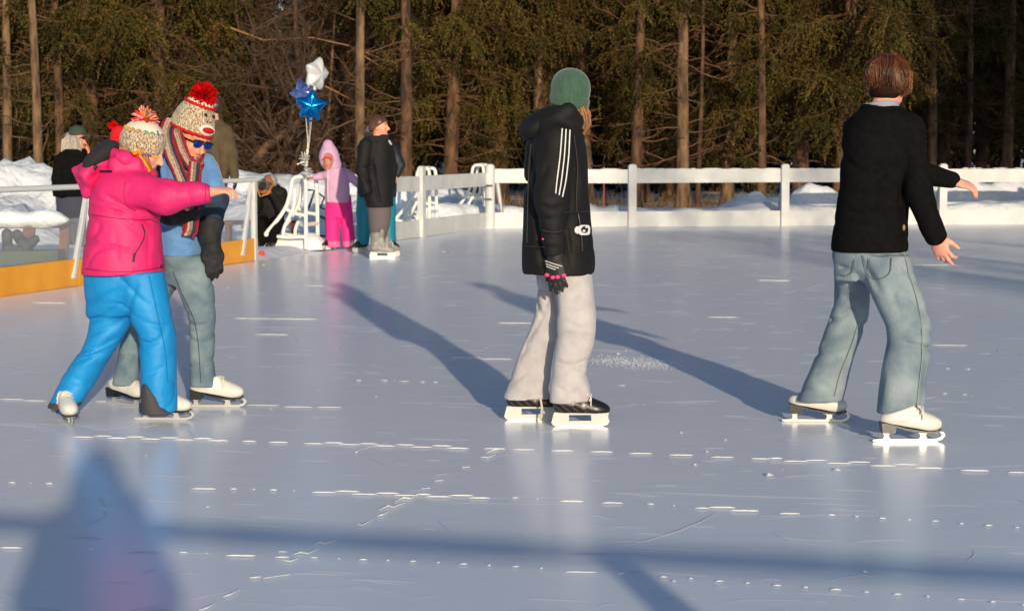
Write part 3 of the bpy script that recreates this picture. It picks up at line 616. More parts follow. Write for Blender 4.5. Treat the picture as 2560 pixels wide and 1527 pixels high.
    S = Sdf(.008); S.ell(q(245, 382, -.05), (.115, .115, .05), np.array(Matrix.Rotation(-.72, 3, 'Y')), .03); S.cone(q(254, 350, -.03), q(222, 396, -.06), .02, .025, .03); S.noise(.003, (25, 25, 25), 64); S.build('hood_lining', mat('charcoal_fleece', lin(40, 38, 42), .95, bump=.4), hd_)
    mb = MB()
    a, b = on(jk, 244, 416, Y-.2, .012), on(jk, 270, 416, Y-.2, .012); mb.tube([a, (a+b)/2+(0, -.004, 0), b], .010, 6, flat=.5); a, b = on(hd_, 228, 412, Y-.1, .006), on(hd_, 235, 402, Y-.1, .006); mb.tube([a, b], .008, 6)
    mb.build('hood_tab', M_BLACK, jk, True)
    SM = mat('pink_seam', lin(176, 26, 84), .8)
    for pts in ([(207, 652), (250, 659), (300, 661), (350, 657), (395, 648)], [(304, 440), (300, 470), (306, 500), (330, 512)], [(498, 449), (500, 470), (497, 490)], [(222, 520), (260, 528), (300, 532), (345, 534), (386, 530)], [(376, 540), (378, 600), (382, 650)]): mb = MB(); line_on(mb, jk, Y-.2, pts, .0022); mb.build('seam', SM, jk, True)
    mb = MB(); line_on(mb, jk, Y-.25, [(345, 545), (352, 562), (350, 580), (340, 598), (331, 612), (327, 618)], .0026); line_on(mb, jk, Y-.25, [(327, 615), (324, 636)], .006); mb.build('pocket_zip', M_BLACK, jk, True)
    mb = MB(); p = on(jk, 394, 646, Y-.12, .004); mb.ball(p, (.009, .006, .009), 8); mb.build('hem_snap', M_BLACK, jk, True)
    # hat with earflaps and bright pompom
    u = unit((.22, 0, .97)); f = unit((.97, -.12, -.22)); l = np.cross(u, f); R = np.stack([f, l, u], 1); hc = q(346, 345, 0)
    S = Sdf(.006); S.ell(hc, (.112, .106, .105), R, .02); S.ell(hc+u*.02, (.10, .095, .085), R, .03); S.cut(hc-u*.055, -u+f*.03); S.noise(.002, (90, 90, 90), 71)
    S.cone(hc+f*(-.01)-l*.095-u*.03, hc+f*.015-l*.09-u*.085, .022, .01, .02)
    def hcol(V):
        z = (V-hc)@u; x = (V-hc)@f; C = np.tile(np.array((.5, .5, .5)), (len(V), 1)); return C
    z0 = hc+u*.052
    CREAM = mat('cream_knit', lin(232, 222, 200), .95, bump=.5, bscale=110)
    hat = S.build('knit_hat', [M_MARL, CREAM], t, midx=lambda c: (((c-hc)@u) > .055).astype(int))
    mb = MB(); n = 70; cc = [lin(255, 150, 30), lin(250, 120, 40), lin(90, 150, 120), lin(120, 90, 160), lin(250, 170, 60)]
    for i in range(n):
        a = 2*math.pi*i/n; rr = .104; p = hc+u*(.054+.003*math.sin(i*1.7))+f*math.cos(a)*rr*.95+l*math.sin(a)*rr*.9; mb.ball(p, .0065, 5, cc[int(i/8) % 5])
    pts = []
    for i in range(26):
        a = -2.2+4.4*i/25; p = hc-u*(.062-.002*math.sin(i*2))+f*math.cos(a)*.105-l*math.sin(a)*-.1
    mb.build('yarn_trim', M_YARN, hat, True); mb = MB()
    for i in range(60):
        a = 2*math.pi*i/60; p = hc-u*.056+f*math.cos(a)*.101+l*math.sin(a)*.097; mb.ball(p, .006, 5, cc[int(i/6) % 5])
    mb.build('yarn_trim', M_YARN, hat, True); mb = MB()
    for i in range(24):
        p = q(338+24*(i/23), 374+40*(i/23), -.1)+(0, 0, .004*math.sin(i*1.9)); mb.ball(p, .0075, 5, (cc[0], cc[1], cc[4])[i % 3])
    mb.build('yarn_trim', M_YARN, hat, True); mb = MB()
    for i in range(10): mb.ball(q(322+i*2.2, 368+i*.7+4*math.sin(i*.7), -.112), .008, 5, cc[i % 2])
    mb.build('earflap_braid', M_YARN, hat, True)
    mb = MB(); mb.ball(q(381, 322, -.055), (.009, .008, .009), 8); mb.build('hat_button', M_BLACK, hat, True)
    S = Sdf(.005); S.ell(q(340, 352, -.108), (.022, .012, .024), None, .01); S.noise(.001, (120, 120, 120), 4); S.build('hat_ear', M_MARL, hat)
    pompom('pompom', q(352, 290, 0), .062, M_YARN, hat, [lin(255, 110, 40), lin(240, 60, 60), lin(255, 150, 60), lin(120, 130, 150), lin(240, 170, 190), lin(110, 120, 100), lin(250, 120, 120)], 190, .0042, up=(.1, 0, 1), spread=-.35)
    paths = []; cols = []
    for i in range(70):
        a = rng.uniform(-1, 1); x0 = 338+18*rng.random(); paths.append([q(x0, 372, -.09+.02*rng.random()), q(x0+9, 395, -.09), q(x0+16, 418, -.085)]); k_ = rng.random(); cols.append(np.array(lin(120, 70, 40))*(1-k_)+np.array(lin(176, 110, 64))*k_)
    strands('hair', paths, .0035, cols, M_HAIR, t)
    skate(t, G(398, 1020)+(0, 0, .001), -.04, 'f', .9); skate(t, G(157, 1029)+(0, .03, .001), -1.15, 'f', .95)
pink_girl()
def hat_woman():
    Y = 10.05; base = G(430, 990); t = thing('person', 'woman in blue fleece, striped scarf, sunglasses and knitted hat with big red pompom', 'person', base, 'people skating on the rink')
    q = lambda x, y, d=0: P(x, y, Y+d)
    J = dict(pelvis=q(440, 590), chest=q(450, 440, .02), neck=q(452, 380), head=q(468, 330), shR=q(395, 410, -.06), elR=q(385, 480, -.15), wrR=q(415, 525, -.2), shL=q(500, 410, .06), elL=q(527, 485, .02), wrL=q(508, 560, -.08),
             hipR=q(410, 620, .05), knR=q(335, 790, .08), anR=q(306, 915, .05), hipL=q(455, 620, -.06), knL=q(490, 770, -.08), anL=q(492, 930, .0))
    S = Sdf(.0065); f = unit((.68, -.62, -.40)); hd = head_prims(S, q(465, 339, 0), f, (.3, -.05, .95), 1.02); limb_body(S, J, .98); S.build('body', M_SKIN, t, head_col(hd, lin(222, 150, 118), lin(170, 80, 75)))
    S = Sdf(.009)
    S.loft(rows(Y, [(585, 400, 480, 0, .13), (620, 398, 488, 0, .14), (660, 398, 508, 0, .14), (690, 402, 512, 0, .1)]), .03)
    S.loft(rows(Y-.06, [(620, 402, 496, 0, .1), (660, 415, 510, 0, .1), (700, 432, 519, 0, .095), (740, 447, 523, 0, .09), (775, 458, 523, 0, .085), (820, 459, 520, .02, .08), (870, 460, 518, .03, .075), (900, 463, 520, .04, .07), (938, 464, 526, .05, .07)]), .03, n=2.5)
    S.loft(rows(Y+.06, [(620, 380, 460, 0, .1), (680, 360, 445, 0, .095), (740, 330, 400, 0, .09), (790, 305, 366, 0, .08), (850, 290, 346, 0, .075), (900, 280, 338, -.02, .07), (935, 272, 332, -.03, .07)]), .03)
    for pts, w, d in [([(462, 778), (490, 785), (515, 780)], .010, .009), ([(462, 800), (500, 796)], .01, .006), ([(470, 900), (505, 890), (518, 880)], .01, .006), ([(466, 920), (500, 912)], .01, .005), ([(412, 640), (450, 660)], .012, .006), ([(295, 890), (330, 885)], .01, .007), ([(290, 860), (335, 850)], .01, .006)]: crease(S, Y, pts, w, d, Y+.2)
    S.folds(.007, (18, 18, 24), 83).noise(.003, (22, 22, 15), 81); jn = S.build('jeans', M_JEANS2, t)
    mb = MB(); line_on(mb, jn, Y-.1, [(420, 660), (445, 720), (472, 775), (482, 830), (488, 930)], .0018); mb.build('side_seam', mat('dark_seam', lin(58, 70, 84), .9), jn, True)
    LB = mat('light_blue_fleece', lin(104, 152, 204), .95, lin(92, 138, 192), 18, .5, 70, sheen=.3); DB = mat('navy_sleeve', lin(42, 62, 84), .9, lin(30, 46, 66), 20, .4, 60)
    S = Sdf(.009)
    S.loft(rows(Y, [(386, 418, 488, 0.02, .08), (402, 388, 506, 0, .14), (430, 378, 512, 0, .17), (480, 380, 514, 0, .17), (540, 382, 502, 0, .17), (600, 385, 494, 0, .17), (618, 386, 493, 0, .17)]), .03)
    S.chain([q(497, 405, .05), q(526, 485, .02), q(517, 545, -.06)], [.07, .06, .05], .03); S.chain([q(396, 405, -.03), q(385, 475, -.1), q(400, 520, -.16)], [.07, .062, .05], .03)
    crease(S, Y, [(400, 545), (440, 560), (490, 540)], .012, .008); crease(S, Y, [(405, 580), (460, 590)], .012, .006); crease(S, Y, [(470, 520), (500, 500)], .012, .01)
    S.folds(.009, (14, 14, 20), 93).noise(.004, (20, 20, 24), 91).noise(.0018, (55, 55, 55), 92)
    xs, zs = q(512, 440)[0], q(512, 462)[2]
    jk = S.build('fleece_jacket', [LB, DB], t, midx=lambda c: (((c[:, 2] < zs) & (c[:, 2] > q(500, 540)[2]) & (c[:, 0] > q(478, 500)[0])) | ((c[:, 0] < q(402, 500)[0]) & (c[:, 2] < q(402, 385)[2]) & (c[:, 2] > q(402, 455)[2]))).astype(int))
    S = Sdf(.0065); BG = mat('black_mitten', (.010, .010, .011), .75, (.02, .02, .022), 30, .4, 80)
    S.cone(q(516, 535, -.07), q(508, 572, -.1), .066, .06, .02, cuta=1); S.cone(q(508, 572, -.1), q(514, 600, -.1), .056, .046, .02); hand_prims(S, q(514, 596, -.1), (.12, -.1, -1), (-.3, .9, 0), 1.12, (.25, .3, .3, .35), -1, 1.35, .008, .05, .1); S.noise(.002, (60, 60, 60), 95)
    S.build('mitten', BG, t)
    S = Sdf(.0065); S.cone(q(395, 512, -.16), q(412, 525, -.22), .055, .05, .02); hand_prims(S, q(408, 525, -.22), (1, -.1, -.12), (0, .6, .6), 1.05, (.4, .4, .4, .5), 1, 1.35, .008); S.build('mitten', BG, t)
    # scarf: bands draped round the neck and hanging
    def ribbon(mb, pts, wdir, w, th, cols):
        pts = np.array(pts, float); tt = np.linspace(0, 1, len(pts)); ts = np.linspace(0, 1, 22); C = np.stack([np.interp(ts, tt, pts[:, i]) for i in range(3)], 1)
        for _ in range(3): C[1:-1] = .25*C[:-2]+.5*C[1:-1]+.25*C[2:]
        W = np.array(wdir, float); nb = len(cols)
        for b in range(nb):
            off = (b+.5)/nb-.5; wob = .003*np.sin(ts*25+b)
            Wv = np.outer(np.ones(22), W[0])*(1-ts)[:, None]+np.outer(np.ones(22), W[1])*ts[:, None]
            mb.tube(C+Wv*off*w+np.stack([wob*0, -.012*np.cos(off*2.6)*np.ones(22), wob], 1), th*(1+.12*np.sin(ts*90+b)), 6, cols[b])
    RD, BE, NV, GY = lin(150, 28, 44), lin(186, 160, 138), lin(42, 52, 74), lin(140, 116, 104); mb = MB()
    X1 = unit((1, -.1, .35)); X2 = unit((1, 0, -.2))
    ribbon(mb, [q(418, 292, -.02), q(402, 320, -.09), q(412, 360, -.17), q(432, 410, -.2), q(450, 450, -.21), q(458, 500, -.2), q(462, 560, -.2)], [X2, X2], .075, .0085, [RD, BE, BE, GY, NV, RD])
    ribbon(mb, [q(420, 292, .0), q(430, 330, -.11), q(446, 376, -.17), q(464, 404, -.2), q(484, 408, -.19), q(494, 388, -.11)], [unit((1, -.1, .5)), unit((.1, -.2, 1))], .07, .0085, [NV, RD, BE, BE, GY, RD])
    ribbon(mb, [q(476, 395, -.21), q(472, 440, -.21), q(470, 500, -.2), q(466, 560, -.21), q(456, 574, -.21)], [X2, X2], .07, .0085, [RD, BE, GY, NV, RD])
    ribbon(mb, [q(468, 384, -.17), q(470, 396, -.2), q(476, 412, -.2)], [X2, X2], .04, .0085, [BE, RD, BE])
    SC = mat('scarf_knit', (0, 0, 0), .95, attr=True, var=.35, nscale=95, bump=.6, bscale=110); scf = mb.build('scarf', SC, t, True)
    # hat
    u = unit((.36, -.06, .93)); ff = unit((.76, -.62, -.30)); ff = unit(ff-u*(ff@u)); l = np.cross(u, ff); R = np.stack([ff, l, u], 1); hc = q(475, 284, .0)
    RDY = mat('red_yarn', lin(196, 8, 18), .9, bump=.5, bscale=110); CREAM = mat('cream_crochet', lin(236, 222, 200), .95, bump=.5, bscale=110)
    S = Sdf(.006); S.loft([(-.075, 0, 0, .117, .113), (-.03, 0, 0, .118, .113), (.03, 0, 0, .102, .098), (.075, 0, 0, .078, .074), (.10, 0, 0, .055, .052)], .02)
    S.noise(.0015, (110, 110, 110), 14); V, Q = S.surf(); Vw = V@R.T+hc; hat = mk('knit_hat', Vw, Q, [M_MARL, CREAM], t, True, None, None, (V[Q].mean(1)[:, 2] > .072).astype(int))
    mb = MB()
    def ring(z, r1, r2, rad, mi): mb.tube([hc+u*(z+.003*math.sin(a*22))+ff*math.cos(a)*r1+l*math.sin(a)*r2 for a in np.linspace(0, 2*math.pi, 60)], rad, 6, mi=0)
    ring(-.074, .118, .114, .0085, 0); ring(.070, .083, .079, .0085, 0); ring(.098, .06, .057, .007, 0); mb.build('red_trim', RDY, hat, True)
    hs = lambda a, z: hc+u*z+(ff*math.cos(a)+l*math.sin(a))*(np.interp(z, [-.075, -.03, .03, .075], [.117, .117, .102, .078]))
    mb = MB()
    for a, z_, r_ in ((-.30, .037, .0095), (.27, .037, .0095), (-.12, .006, .0045), (.09, .006, .0045)): mb = MB(); mb.ball(hs(a, z_)+ff*.003, r_, 8); mb.build('hat_button', M_BLACK, hat, True)
    mb = MB(); mb.ball(hs(0, -.037)-ff*.002, (.014, .056, .031), 14, R=R); mz = mb.build('hat_muzzle', CREAM, hat, True)
    mb = MB(); mb.ball(hs(0, -.036)+ff*.008, (.0095, .042, .0165), 12, R=R); mb.build('hat_mouth', RDY, mz, True)
    pompom('pompom', q(494, 234, -.02), .068, M_YARN, hat, [lin(196, 6, 14), lin(170, 4, 12), lin(210, 10, 18)], 480, .0045)
    # hair and sunglasses
    paths = []; cols = []
    for i in range(160):
        x0 = 432+14*rng.random(); d0 = -.105+.03*rng.random(); paths.append([q(x0-2, 310, d0), q(x0-3, 322+5*rng.random(), d0-.010), q(x0+2+6*rng.random(), 345, d0-.01), q(x0+6*rng.random(), 366, d0)]); k_ = rng.random(); cols.append(np.array(lin(98, 56, 34))*(1-k_)+np.array(lin(160, 98, 58))*k_)
    strands('hair', paths, .0035, cols, M_HAIR, t)
    c, R2, s = hd; mb = MB()
    pf = lambda a, b, d: c+R2@np.array((a, b, d))
    for s_ in (-1, 1):
        mb.ball(pf(.098, s_*.034, .010), (.009, .031, .021), 12, R=R2, mi=0); mb.tube([pf(.095, s_*.062, .016), pf(.05, s_*.08, .012), pf(-.01, s_*.085, .01)], .0045, 6, mi=1)
        mb.tube([pf(.103, s_*.006, .028), pf(.106, s_*.034, .031), pf(.094, s_*.066, .024)], .005, 6, mi=1)
    mb.tube([pf(.104, -.008, .016), pf(.108, 0, .019), pf(.104, .008, .016)], .004, 6, mi=1)
    mb.build('sunglasses', [mat('blue_mirror_lens', lin(30, 70, 170), .08, metal=.7), M_BLACK], t, True)
    skate(t, G(522, 989)+(0, .0, .001), -.03, 'f', .98); skate(t, G(302, 990)+(0, .08, .001), -.62, 'f', .98)
hat_woman()
# ------------------------------------------------------------------ setting: ground, ice, snow
XL = lambda y: -4.73+.275*(y-17.65)
POLY = np.array([(-8.66, 3.36), (12, -1.8), (12, 35.3), (-.42, 33.0)])
def outdist(x, y):
    d = np.full(np.shape(x), -1e9)
    for i in range(4):
        a = POLY[i]; b = POLY[(i+1) % 4]; t = (b-a)/np.linalg.norm(b-a); n = np.array((t[1], -t[0])); d = np.maximum(d, (x-a[0])*n[0]+(y-a[1])*n[1])
    return d
def vnoise(x, y, f, seed):
    r = np.random.default_rng(seed); n = 128; T = r.random((n, n)); u = x*f; v = y*f; i = np.floor(u).astype(int); j = np.floor(v).astype(int); a = u-i; b = v-j
    a = a*a*(3-2*a); b = b*b*(3-2*b); g = lambda p, q: T[p % n, q % n]
    return (g(i, j)*(1-a)+g(i+1, j)*a)*(1-b)+(g(i, j+1)*(1-a)+g(i+1, j+1)*a)*b-.5
BANKS = [(-6.6, 27.6, 1.1, 1.0, 1.0), (-8.3, 27.0, 1.4, 1.2, 1.15), (-10.5, 26, 1.6, 1.6, 1.2), (-13, 25, 2, 2, 1.2), (-6.0, 26.6, .5, .6, .45), (-7.3, 25.6, .9, .6, .5), (-6.6, 25.0, .6, .5, .3),
         (-5.0, 35.5, 1.2, 1.2, .62), (-3.4, 36, 1.5, 1.2, .66), (-1.6, 36.8, 1.4, 1.1, .52), (-4.4, 33.5, .7, .8, .35), (-3.2, 32.0, .9, .8, .38), (-2.2, 33.3, .8, .7, .42), (-1.1, 35, .6, .6, .25), (-3.6, 28.2, .6, .5, .25), (-3.0, 29.5, .6, .6, .3),
         (4.72, 37.3, .6, .5, .42), (5.75, 37.4, .4, .4, .40), (6.2, 37.5, .5, .4, .42), (3.0, 37.2, .8, .5, .12), (8.2, 37.6, .6, .5, .42), (9.1, 37.8, .6, .5, .45), (10.3, 38, .9, .6, .55), (7.4, 37.3, .4, .4, .3), (12, 38.5, 1.5, .8, .5), (1.3, 36.4, .5, .4, .15), (6.9, 36.6, .8, .4, .2)]
def height(x, y):
    s = outdist(x, y); w = np.clip((s-.1)/.5, 0, 1); w = w*w*(3-2*w)
    far = np.clip((y-32.8)/.3, 0, 1)
    h = .07+far*np.exp(-((s-.9)/.9)**2)*np.clip(.25+.22*vnoise(x, y, .9, 21)+.14*vnoise(x, y, 2.6, 22), .05, 1)+.04*far+.05*vnoise(x, y, .5, 1)
    L = np.zeros_like(h)
    for cx, cy, sx, sy, hh in BANKS: L = L+hh*np.exp(-((x-cx)/sx)**2-((y-cy)/sy)**2)
    lump = np.clip(L, 0, .5)*2
    L = -np.log(np.exp(-7*L)+np.exp(-7*1.08))/7; L = np.maximum(L, 0)
    h = h+L+lump*(.24*vnoise(x, y, 1.7, 2)+.34*(np.abs(vnoise(x, y, 3.3, 3))-.2)+.22*(np.abs(vnoise(x, y, 6.5, 4))-.2))+.03*vnoise(x, y, 3.1, 5)
    return np.where(s < .06, -.06, -.06+(h+.06)*w)
def make_ground():
    xs = np.concatenate([[-400, -150, -60, -30], np.arange(-16, -10, .4), np.arange(-10, 14, .11), np.arange(14, 28, .5), [40, 80, 200, 400]])
    ys = np.concatenate([[-300, -100, -40, -20], np.arange(-8, 22, .5), np.arange(22, 40, .11), np.arange(40, 60, .25), [64, 70, 80, 100, 160, 300, 700]])
    X, Y = np.meshgrid(xs, ys, indexing='ij'); Z = height(X, Y); V = np.stack([X, Y, Z], -1).reshape(-1, 3); n, m = X.shape
    i = np.arange((n-1)*(m-1)); a = (i//(m-1))*m+i % (m-1); Q = np.stack([a, a+m, a+m+1, a+1], 1)
    snow = np.array((.86, .87, .90)); br = np.array(lin(92, 74, 56)); br2 = np.array(lin(136, 120, 100))
    nz = vnoise(V[:, 0], V[:, 1], 2.2, 8)+.7*vnoise(V[:, 0], V[:, 1], 6, 9)+.5*vnoise(V[:, 0], V[:, 1], 14, 10); wf = np.clip((V[:, 1]-39.6-1.0*nz)/1.2, 0, 1)*np.clip((V[:, 2] < .45)*1.0, 0, 1)
    wf = wf*np.clip(.30+1.8*nz, 0, 1); k = np.clip(.5+nz, 0, 1)[:, None]; C = snow*(1-wf[:, None])+(br*(1-k)+br2*k)*wf[:, None]
    m_ = mat('snow_ground', (0, 0, 0), .75, attr=True, bump=.6, bscale=9, spec=.2, bdist=.06)
    o = mk('ground', V, Q, m_, None, True, C); tag(o, 'white snow covered ground with shovelled banks and brown litter under the trees', kind='structure')
make_ground()
def ice_material():
    m = bpy.data.materials.new('rink_ice'); m.use_nodes = True; nt = m.node_tree; N = nt.nodes; L = nt.links; b = N['Principled BSDF']
    b.inputs['Specular IOR Level'].default_value = .4; b.inputs['IOR'].default_value = 1.31; b.inputs['Diffuse Roughness'].default_value = .12
    tc = N.new('ShaderNodeTexCoord')
    def noise(scale, s, d=5):
        mp = N.new('ShaderNodeMapping'); mp.inputs['Scale'].default_value = scale; mp.inputs['Rotation'].default_value = (0, 0, .245); L.new(tc.outputs['Object'], mp.inputs['Vector'])
        n = N.new('ShaderNodeTexNoise'); n.inputs['Scale'].default_value = s; n.inputs['Detail'].default_value = d; L.new(mp.outputs['Vector'], n.inputs['Vector']); return n.outputs['Fac']
    def rng_(f, a, b_, c, d):
        r = N.new('ShaderNodeMapRange'); L.new(f, r.inputs[0]); r.inputs[1].default_value = a; r.inputs[2].default_value = b_; r.inputs[3].default_value = c; r.inputs[4].default_value = d; return r.outputs[0]
    def mix(f, a, c):
        x = N.new('ShaderNodeMix'); x.data_type = 'RGBA'; L.new(f, x.inputs['Factor'])
        for s, v in ((6, a), (7, c)):
            if isinstance(v, tuple): x.inputs[s].default_value = (*v, 1)
            else: L.new(v, x.inputs[s])
        return x.outputs[2]
    big = noise((1, 1, 1), .35, 3); streak = noise((.35, 2.6, 1), 9, 6); fine = noise((.25, 4, 1), 42, 4)
    c = mix(rng_(big, .35, .65, 0, 1), ICE_A, ICE_B); c = mix(rng_(streak, .52, .75, 0, .35), c, ICE_C); c = mix(rng_(fine, .62, .78, 0, .55), c, ICE_C)
    L.new(c, b.inputs['Base Color'])
    L.new(rng_(streak, .3, .7, .21, .27), b.inputs['Roughness'])
    bp = N.new('ShaderNodeBump'); bp.inputs['Strength'].default_value = .12; bp.inputs['Distance'].default_value = .004; L.new(noise((1, 1, 1), 14, 4), bp.inputs['Height']); L.new(bp.outputs['Normal'], b.inputs['Normal'])
    return m
ICE_A = (.75, .785, .90); ICE_B = (.79, .815, .905); ICE_C = (.79, .81, .90)
def make_ice():
    mb = MB(); n = len(POLY); mb.add([(x, y, 0) for x, y in POLY], [tuple(range(n))], mi=0)
    ice_thk = [(x, y, 0.0) for x, y in POLY]+[(x, y, -.05) for x, y in POLY]; mb.add(ice_thk, [(i, n+i, n+(i+1) % n, (i+1) % n) for i in range(n)], mi=0)
    def ribbon(pts, w=1.5, z=.004, mi=1, jit=.4):
        V = []
        for i, (x, y) in enumerate(pts):
            e = w*(.35 if i in (0, len(pts)-1) else 1)
            a = G(x, y+e*.5, .003); h = .0030*w*(a[1]/9)**.6*(e/w); V += [a, a+(0, h*.7, h), a+(0, h*1.6, 0)]
        mb.add(V, [(3*i+k, 3*i+k+3, 3*i+k+4, 3*i+k+1) for i in range(len(pts)-1) for k in (0, 1)], mi=mi)
    def dash(x0, x1, y0, y1=None, w=1.6, mi=1):
        y1 = y0+(x1-x0)*.012 if y1 is None else y1; k = max(2, int((x1-x0)/14)+1)
        ribbon([(x0+(x1-x0)*i/k, y0+(y1-y0)*i/k+random.uniform(-.3, .3)) for i in range(k+1)], w*random.uniform(.8, 1.15), mi=mi)
    c7 = lambda l: [dash(a*.5, b*.5, 1030+y*.5) for a, b, y in l]; c8 = lambda l: [dash(1244+a*.5, 1244+b*.5, 1030+y*.5) for a, b, y in l]
    c7([(360, 455, 63), (455, 545, 58), (520, 615, 68), (612, 705, 62), (682, 778, 72), (775, 868, 66), (845, 942, 76), (940, 1032, 70), (1010, 1108, 80), (1175, 1245, 84), (1305, 1400, 88), (1475, 1572, 94), (1575, 1668, 90), (1645, 1748, 99), (1745, 1838, 95), (1818, 1922, 105), (1922, 2015, 100), (1995, 2100, 111), (2098, 2195, 105), (2172, 2278, 117), (2350, 2455, 119),
        (930, 1050, 314), (1120, 1150, 315), (1228, 1240, 317), (1312, 1346, 320), (1422, 1434, 323), (1515, 1632, 331), (1625, 1745, 326), (1710, 1832, 340), (1825, 1940, 335), (1915, 2030, 346), (2020, 2095, 341), (2070, 2190, 352), (2182, 2300, 346), (2278, 2380, 358), (40, 75, 284), (143, 153, 287), (222, 256, 289),
        (0, 110, 600), (425, 460, 606), (655, 680, 614), (870, 912, 623), (998, 1010, 627), (1097, 1240, 638), (1335, 1405, 646), (1350, 1395, 620), (1508, 1545, 648), (1640, 1652, 653), (1745, 1785, 658), (1878, 1892, 662), (1990, 2022, 666), (2122, 2137, 672), (2233, 2272, 679), (2368, 2385, 686)])
    c8([(5, 110, 124), (190, 300, 129), (378, 490, 134), (568, 683, 142), (762, 880, 150), (965, 1078, 160), (1162, 1250, 168), (1245, 1315, 166), (1318, 1440, 180), (1422, 1530, 175), (1528, 1650, 190), (1632, 1742, 184), (1740, 1865, 202), (1855, 1965, 196), (1957, 2090, 213), (2180, 2318, 225), (2410, 2500, 235),
        (0, 32, 358), (118, 128, 362), (232, 345, 375), (435, 540, 382), (656, 690, 388), (780, 792, 395), (888, 960, 408), (955, 1085, 404), (1060, 1200, 420), (1298, 1400, 434), (1535, 1570, 441), (1665, 1685, 449), (1785, 1818, 458), (1920, 1940, 464), (2040, 2075, 470), (2175, 2195, 483), (2300, 2335, 492), (2445, 2465, 502),
        (0, 35, 691), (135, 150, 700), (258, 408, 718), (515, 552, 727), (718, 752, 742), (860, 880, 750), (988, 1028, 762), (1135, 1155, 771), (1268, 1308, 783), (1415, 1440, 792), (1550, 1600, 803), (1710, 1735, 815), (1853, 1893, 826), (2015, 2030, 838), (2165, 2200, 851), (2325, 2350, 863), (2480, 2500, 878)])
    for y0, x0 in ((63, 360),):
        pass
    for pl in ([(1915, 378), (1960, 358), (1995, 362), (2030, 340)], [(1838, 418), (1885, 398), (1910, 405), (1968, 382)], [(1832, 446), (1860, 440), (1890, 424)], [(1735, 486), (1760, 492), (1810, 464)], [(1505, 598), (1550, 575), (1580, 583), (1640, 560)], [(1425, 633), (1460, 623), (1495, 630), (1550, 605)], [(1370, 660), (1410, 668), (1452, 652)], [(2335, 160), (2370, 163), (2408, 148)], [(2360, 140), (2400, 125), (2450, 118)], [(2245, 210), (2285, 207)], [(2112, 276), (2155, 273)], [(2048, 315), (2090, 310)], [(1212, 745), (1240, 746), (1268, 741)], [(1085, 838), (1120, 828), (1165, 802)], [(965, 905), (1010, 892), (1048, 868)], [(1280, 748), (1410, 730)]):
        ribbon([(x*.5, 1030+y*.5) for x, y in pl], 2.0)
    for a, b, y in [(0, 60, 970), (58, 112, 973), (230, 290, 975), (600, 680, 984), (690, 760, 988), (770, 830, 989), (570, 660, 773), (655, 770, 774), (865, 878, 924), (925, 942, 924), (970, 994, 926), (1020, 1032, 927), (1052, 1064, 928), (1165, 1178, 928), (1090, 1170, 868), (1168, 1245, 871), (1210, 1290, 784), (1840, 1920, 681), (2200, 2330, 643), (2265, 2350, 838), (1720, 1790, 770), (2298, 2308, 895), (2345, 2358, 896), (2290, 2302, 956), (2338, 2350, 958), (1500, 1520, 936), (80, 160, 735), (620, 700, 812), (740, 790, 694)]: dash(a, b, y, w=1.1)
    for i in range(14): x = 1700+i*9.5; y = 838-i*4.2; ribbon([(x, y), (x+5, y-2.5)], .8)
    r = np.random.default_rng(3)
    for i in range(2600):                                   # fine blade scratches, a shade lighter than the ice
        X = r.uniform(-6, 11); Yq = 5.3+r.random()**1.6*24
        if outdist(X, Yq) > -.3: continue
        an = r.normal(-.24, .16) if r.random() < .62 else r.uniform(0, 3.1); L_ = r.uniform(.04, .3)*(1+2.2*(r.random() < .08)); cv = r.normal()*.25; w = r.uniform(.0015, .004)*(.6+Yq*.05)
        pts = []
        for s_ in np.linspace(-.5, .5, 5): a_ = an+cv*s_; pts.append((X+math.cos(a_)*L_*s_, Yq+math.sin(a_)*L_*s_))
        V = []
        for k, (x, y) in enumerate(pts): e = w*(.2 if k in (0, 4) else 1); V += [(x, y-e, .002), (x, y+e, .002+e*.55), (x, y+e*1.6, .002)]
        mb.add(V, [(3*k+j, 3*k+j+3, 3*k+j+4, 3*k+j+1) for k in range(4) for j in (0, 1)], mi=2 if r.random() < .985 else 1)
    def speck(x, y, s):
        k = 6; ang = r.uniform(0, 6.3); V = [(x+math.cos(ang+6.283*j/k)*s*r.uniform(.6, 1.2), y+math.sin(ang+6.283*j/k)*s*r.uniform(.6, 1.2), .003) for j in range(k)]+[(x, y, .003+s*.5)]
        mb.add(V, [(j, (j+1) % k, k) for j in range(k)], mi=1)
    for i in range(230):
        X = r.uniform(-6, 11); Yq = 5.3+r.random()**1.4*26
        if outdist(X, Yq) < -.2: speck(X, Yq, r.uniform(.003, .010)*(.8+.02*Yq))
    for i in range(1000):
        x = r.normal(1530, 58); y = 880+r.normal()*7+(x-1530)*.06; p = G(x, y); speck(p[0], p[1], r.uniform(.002, .007))
    for x, y, s in [(2035, 1144, .02), (1867, 1156, .022), (1688, 1130, .012), (1718, 1099, .012), (2100, 1391, .014), (866, 1100, .012), (1502, 861, .02), (1078, 613, .03), (640, 645, .025), (1100, 615, .02), (555, 700, .02), (1655, 1053, .012), (1390, 1050, .01), (505, 1233, .01)]: p = G(x, y); speck(p[0], p[1], s)
    o = mb.build('ice', [ice_material(), mat('crushed_ice', (.80, .79, .76), .7, bump=.3, bscale=120), mat('scratched_ice', (.66, .68, .76), .6)], None, False); tag(o, 'blue grey skating ice with white scratches and dashed marks', kind='structure')
make_ice()
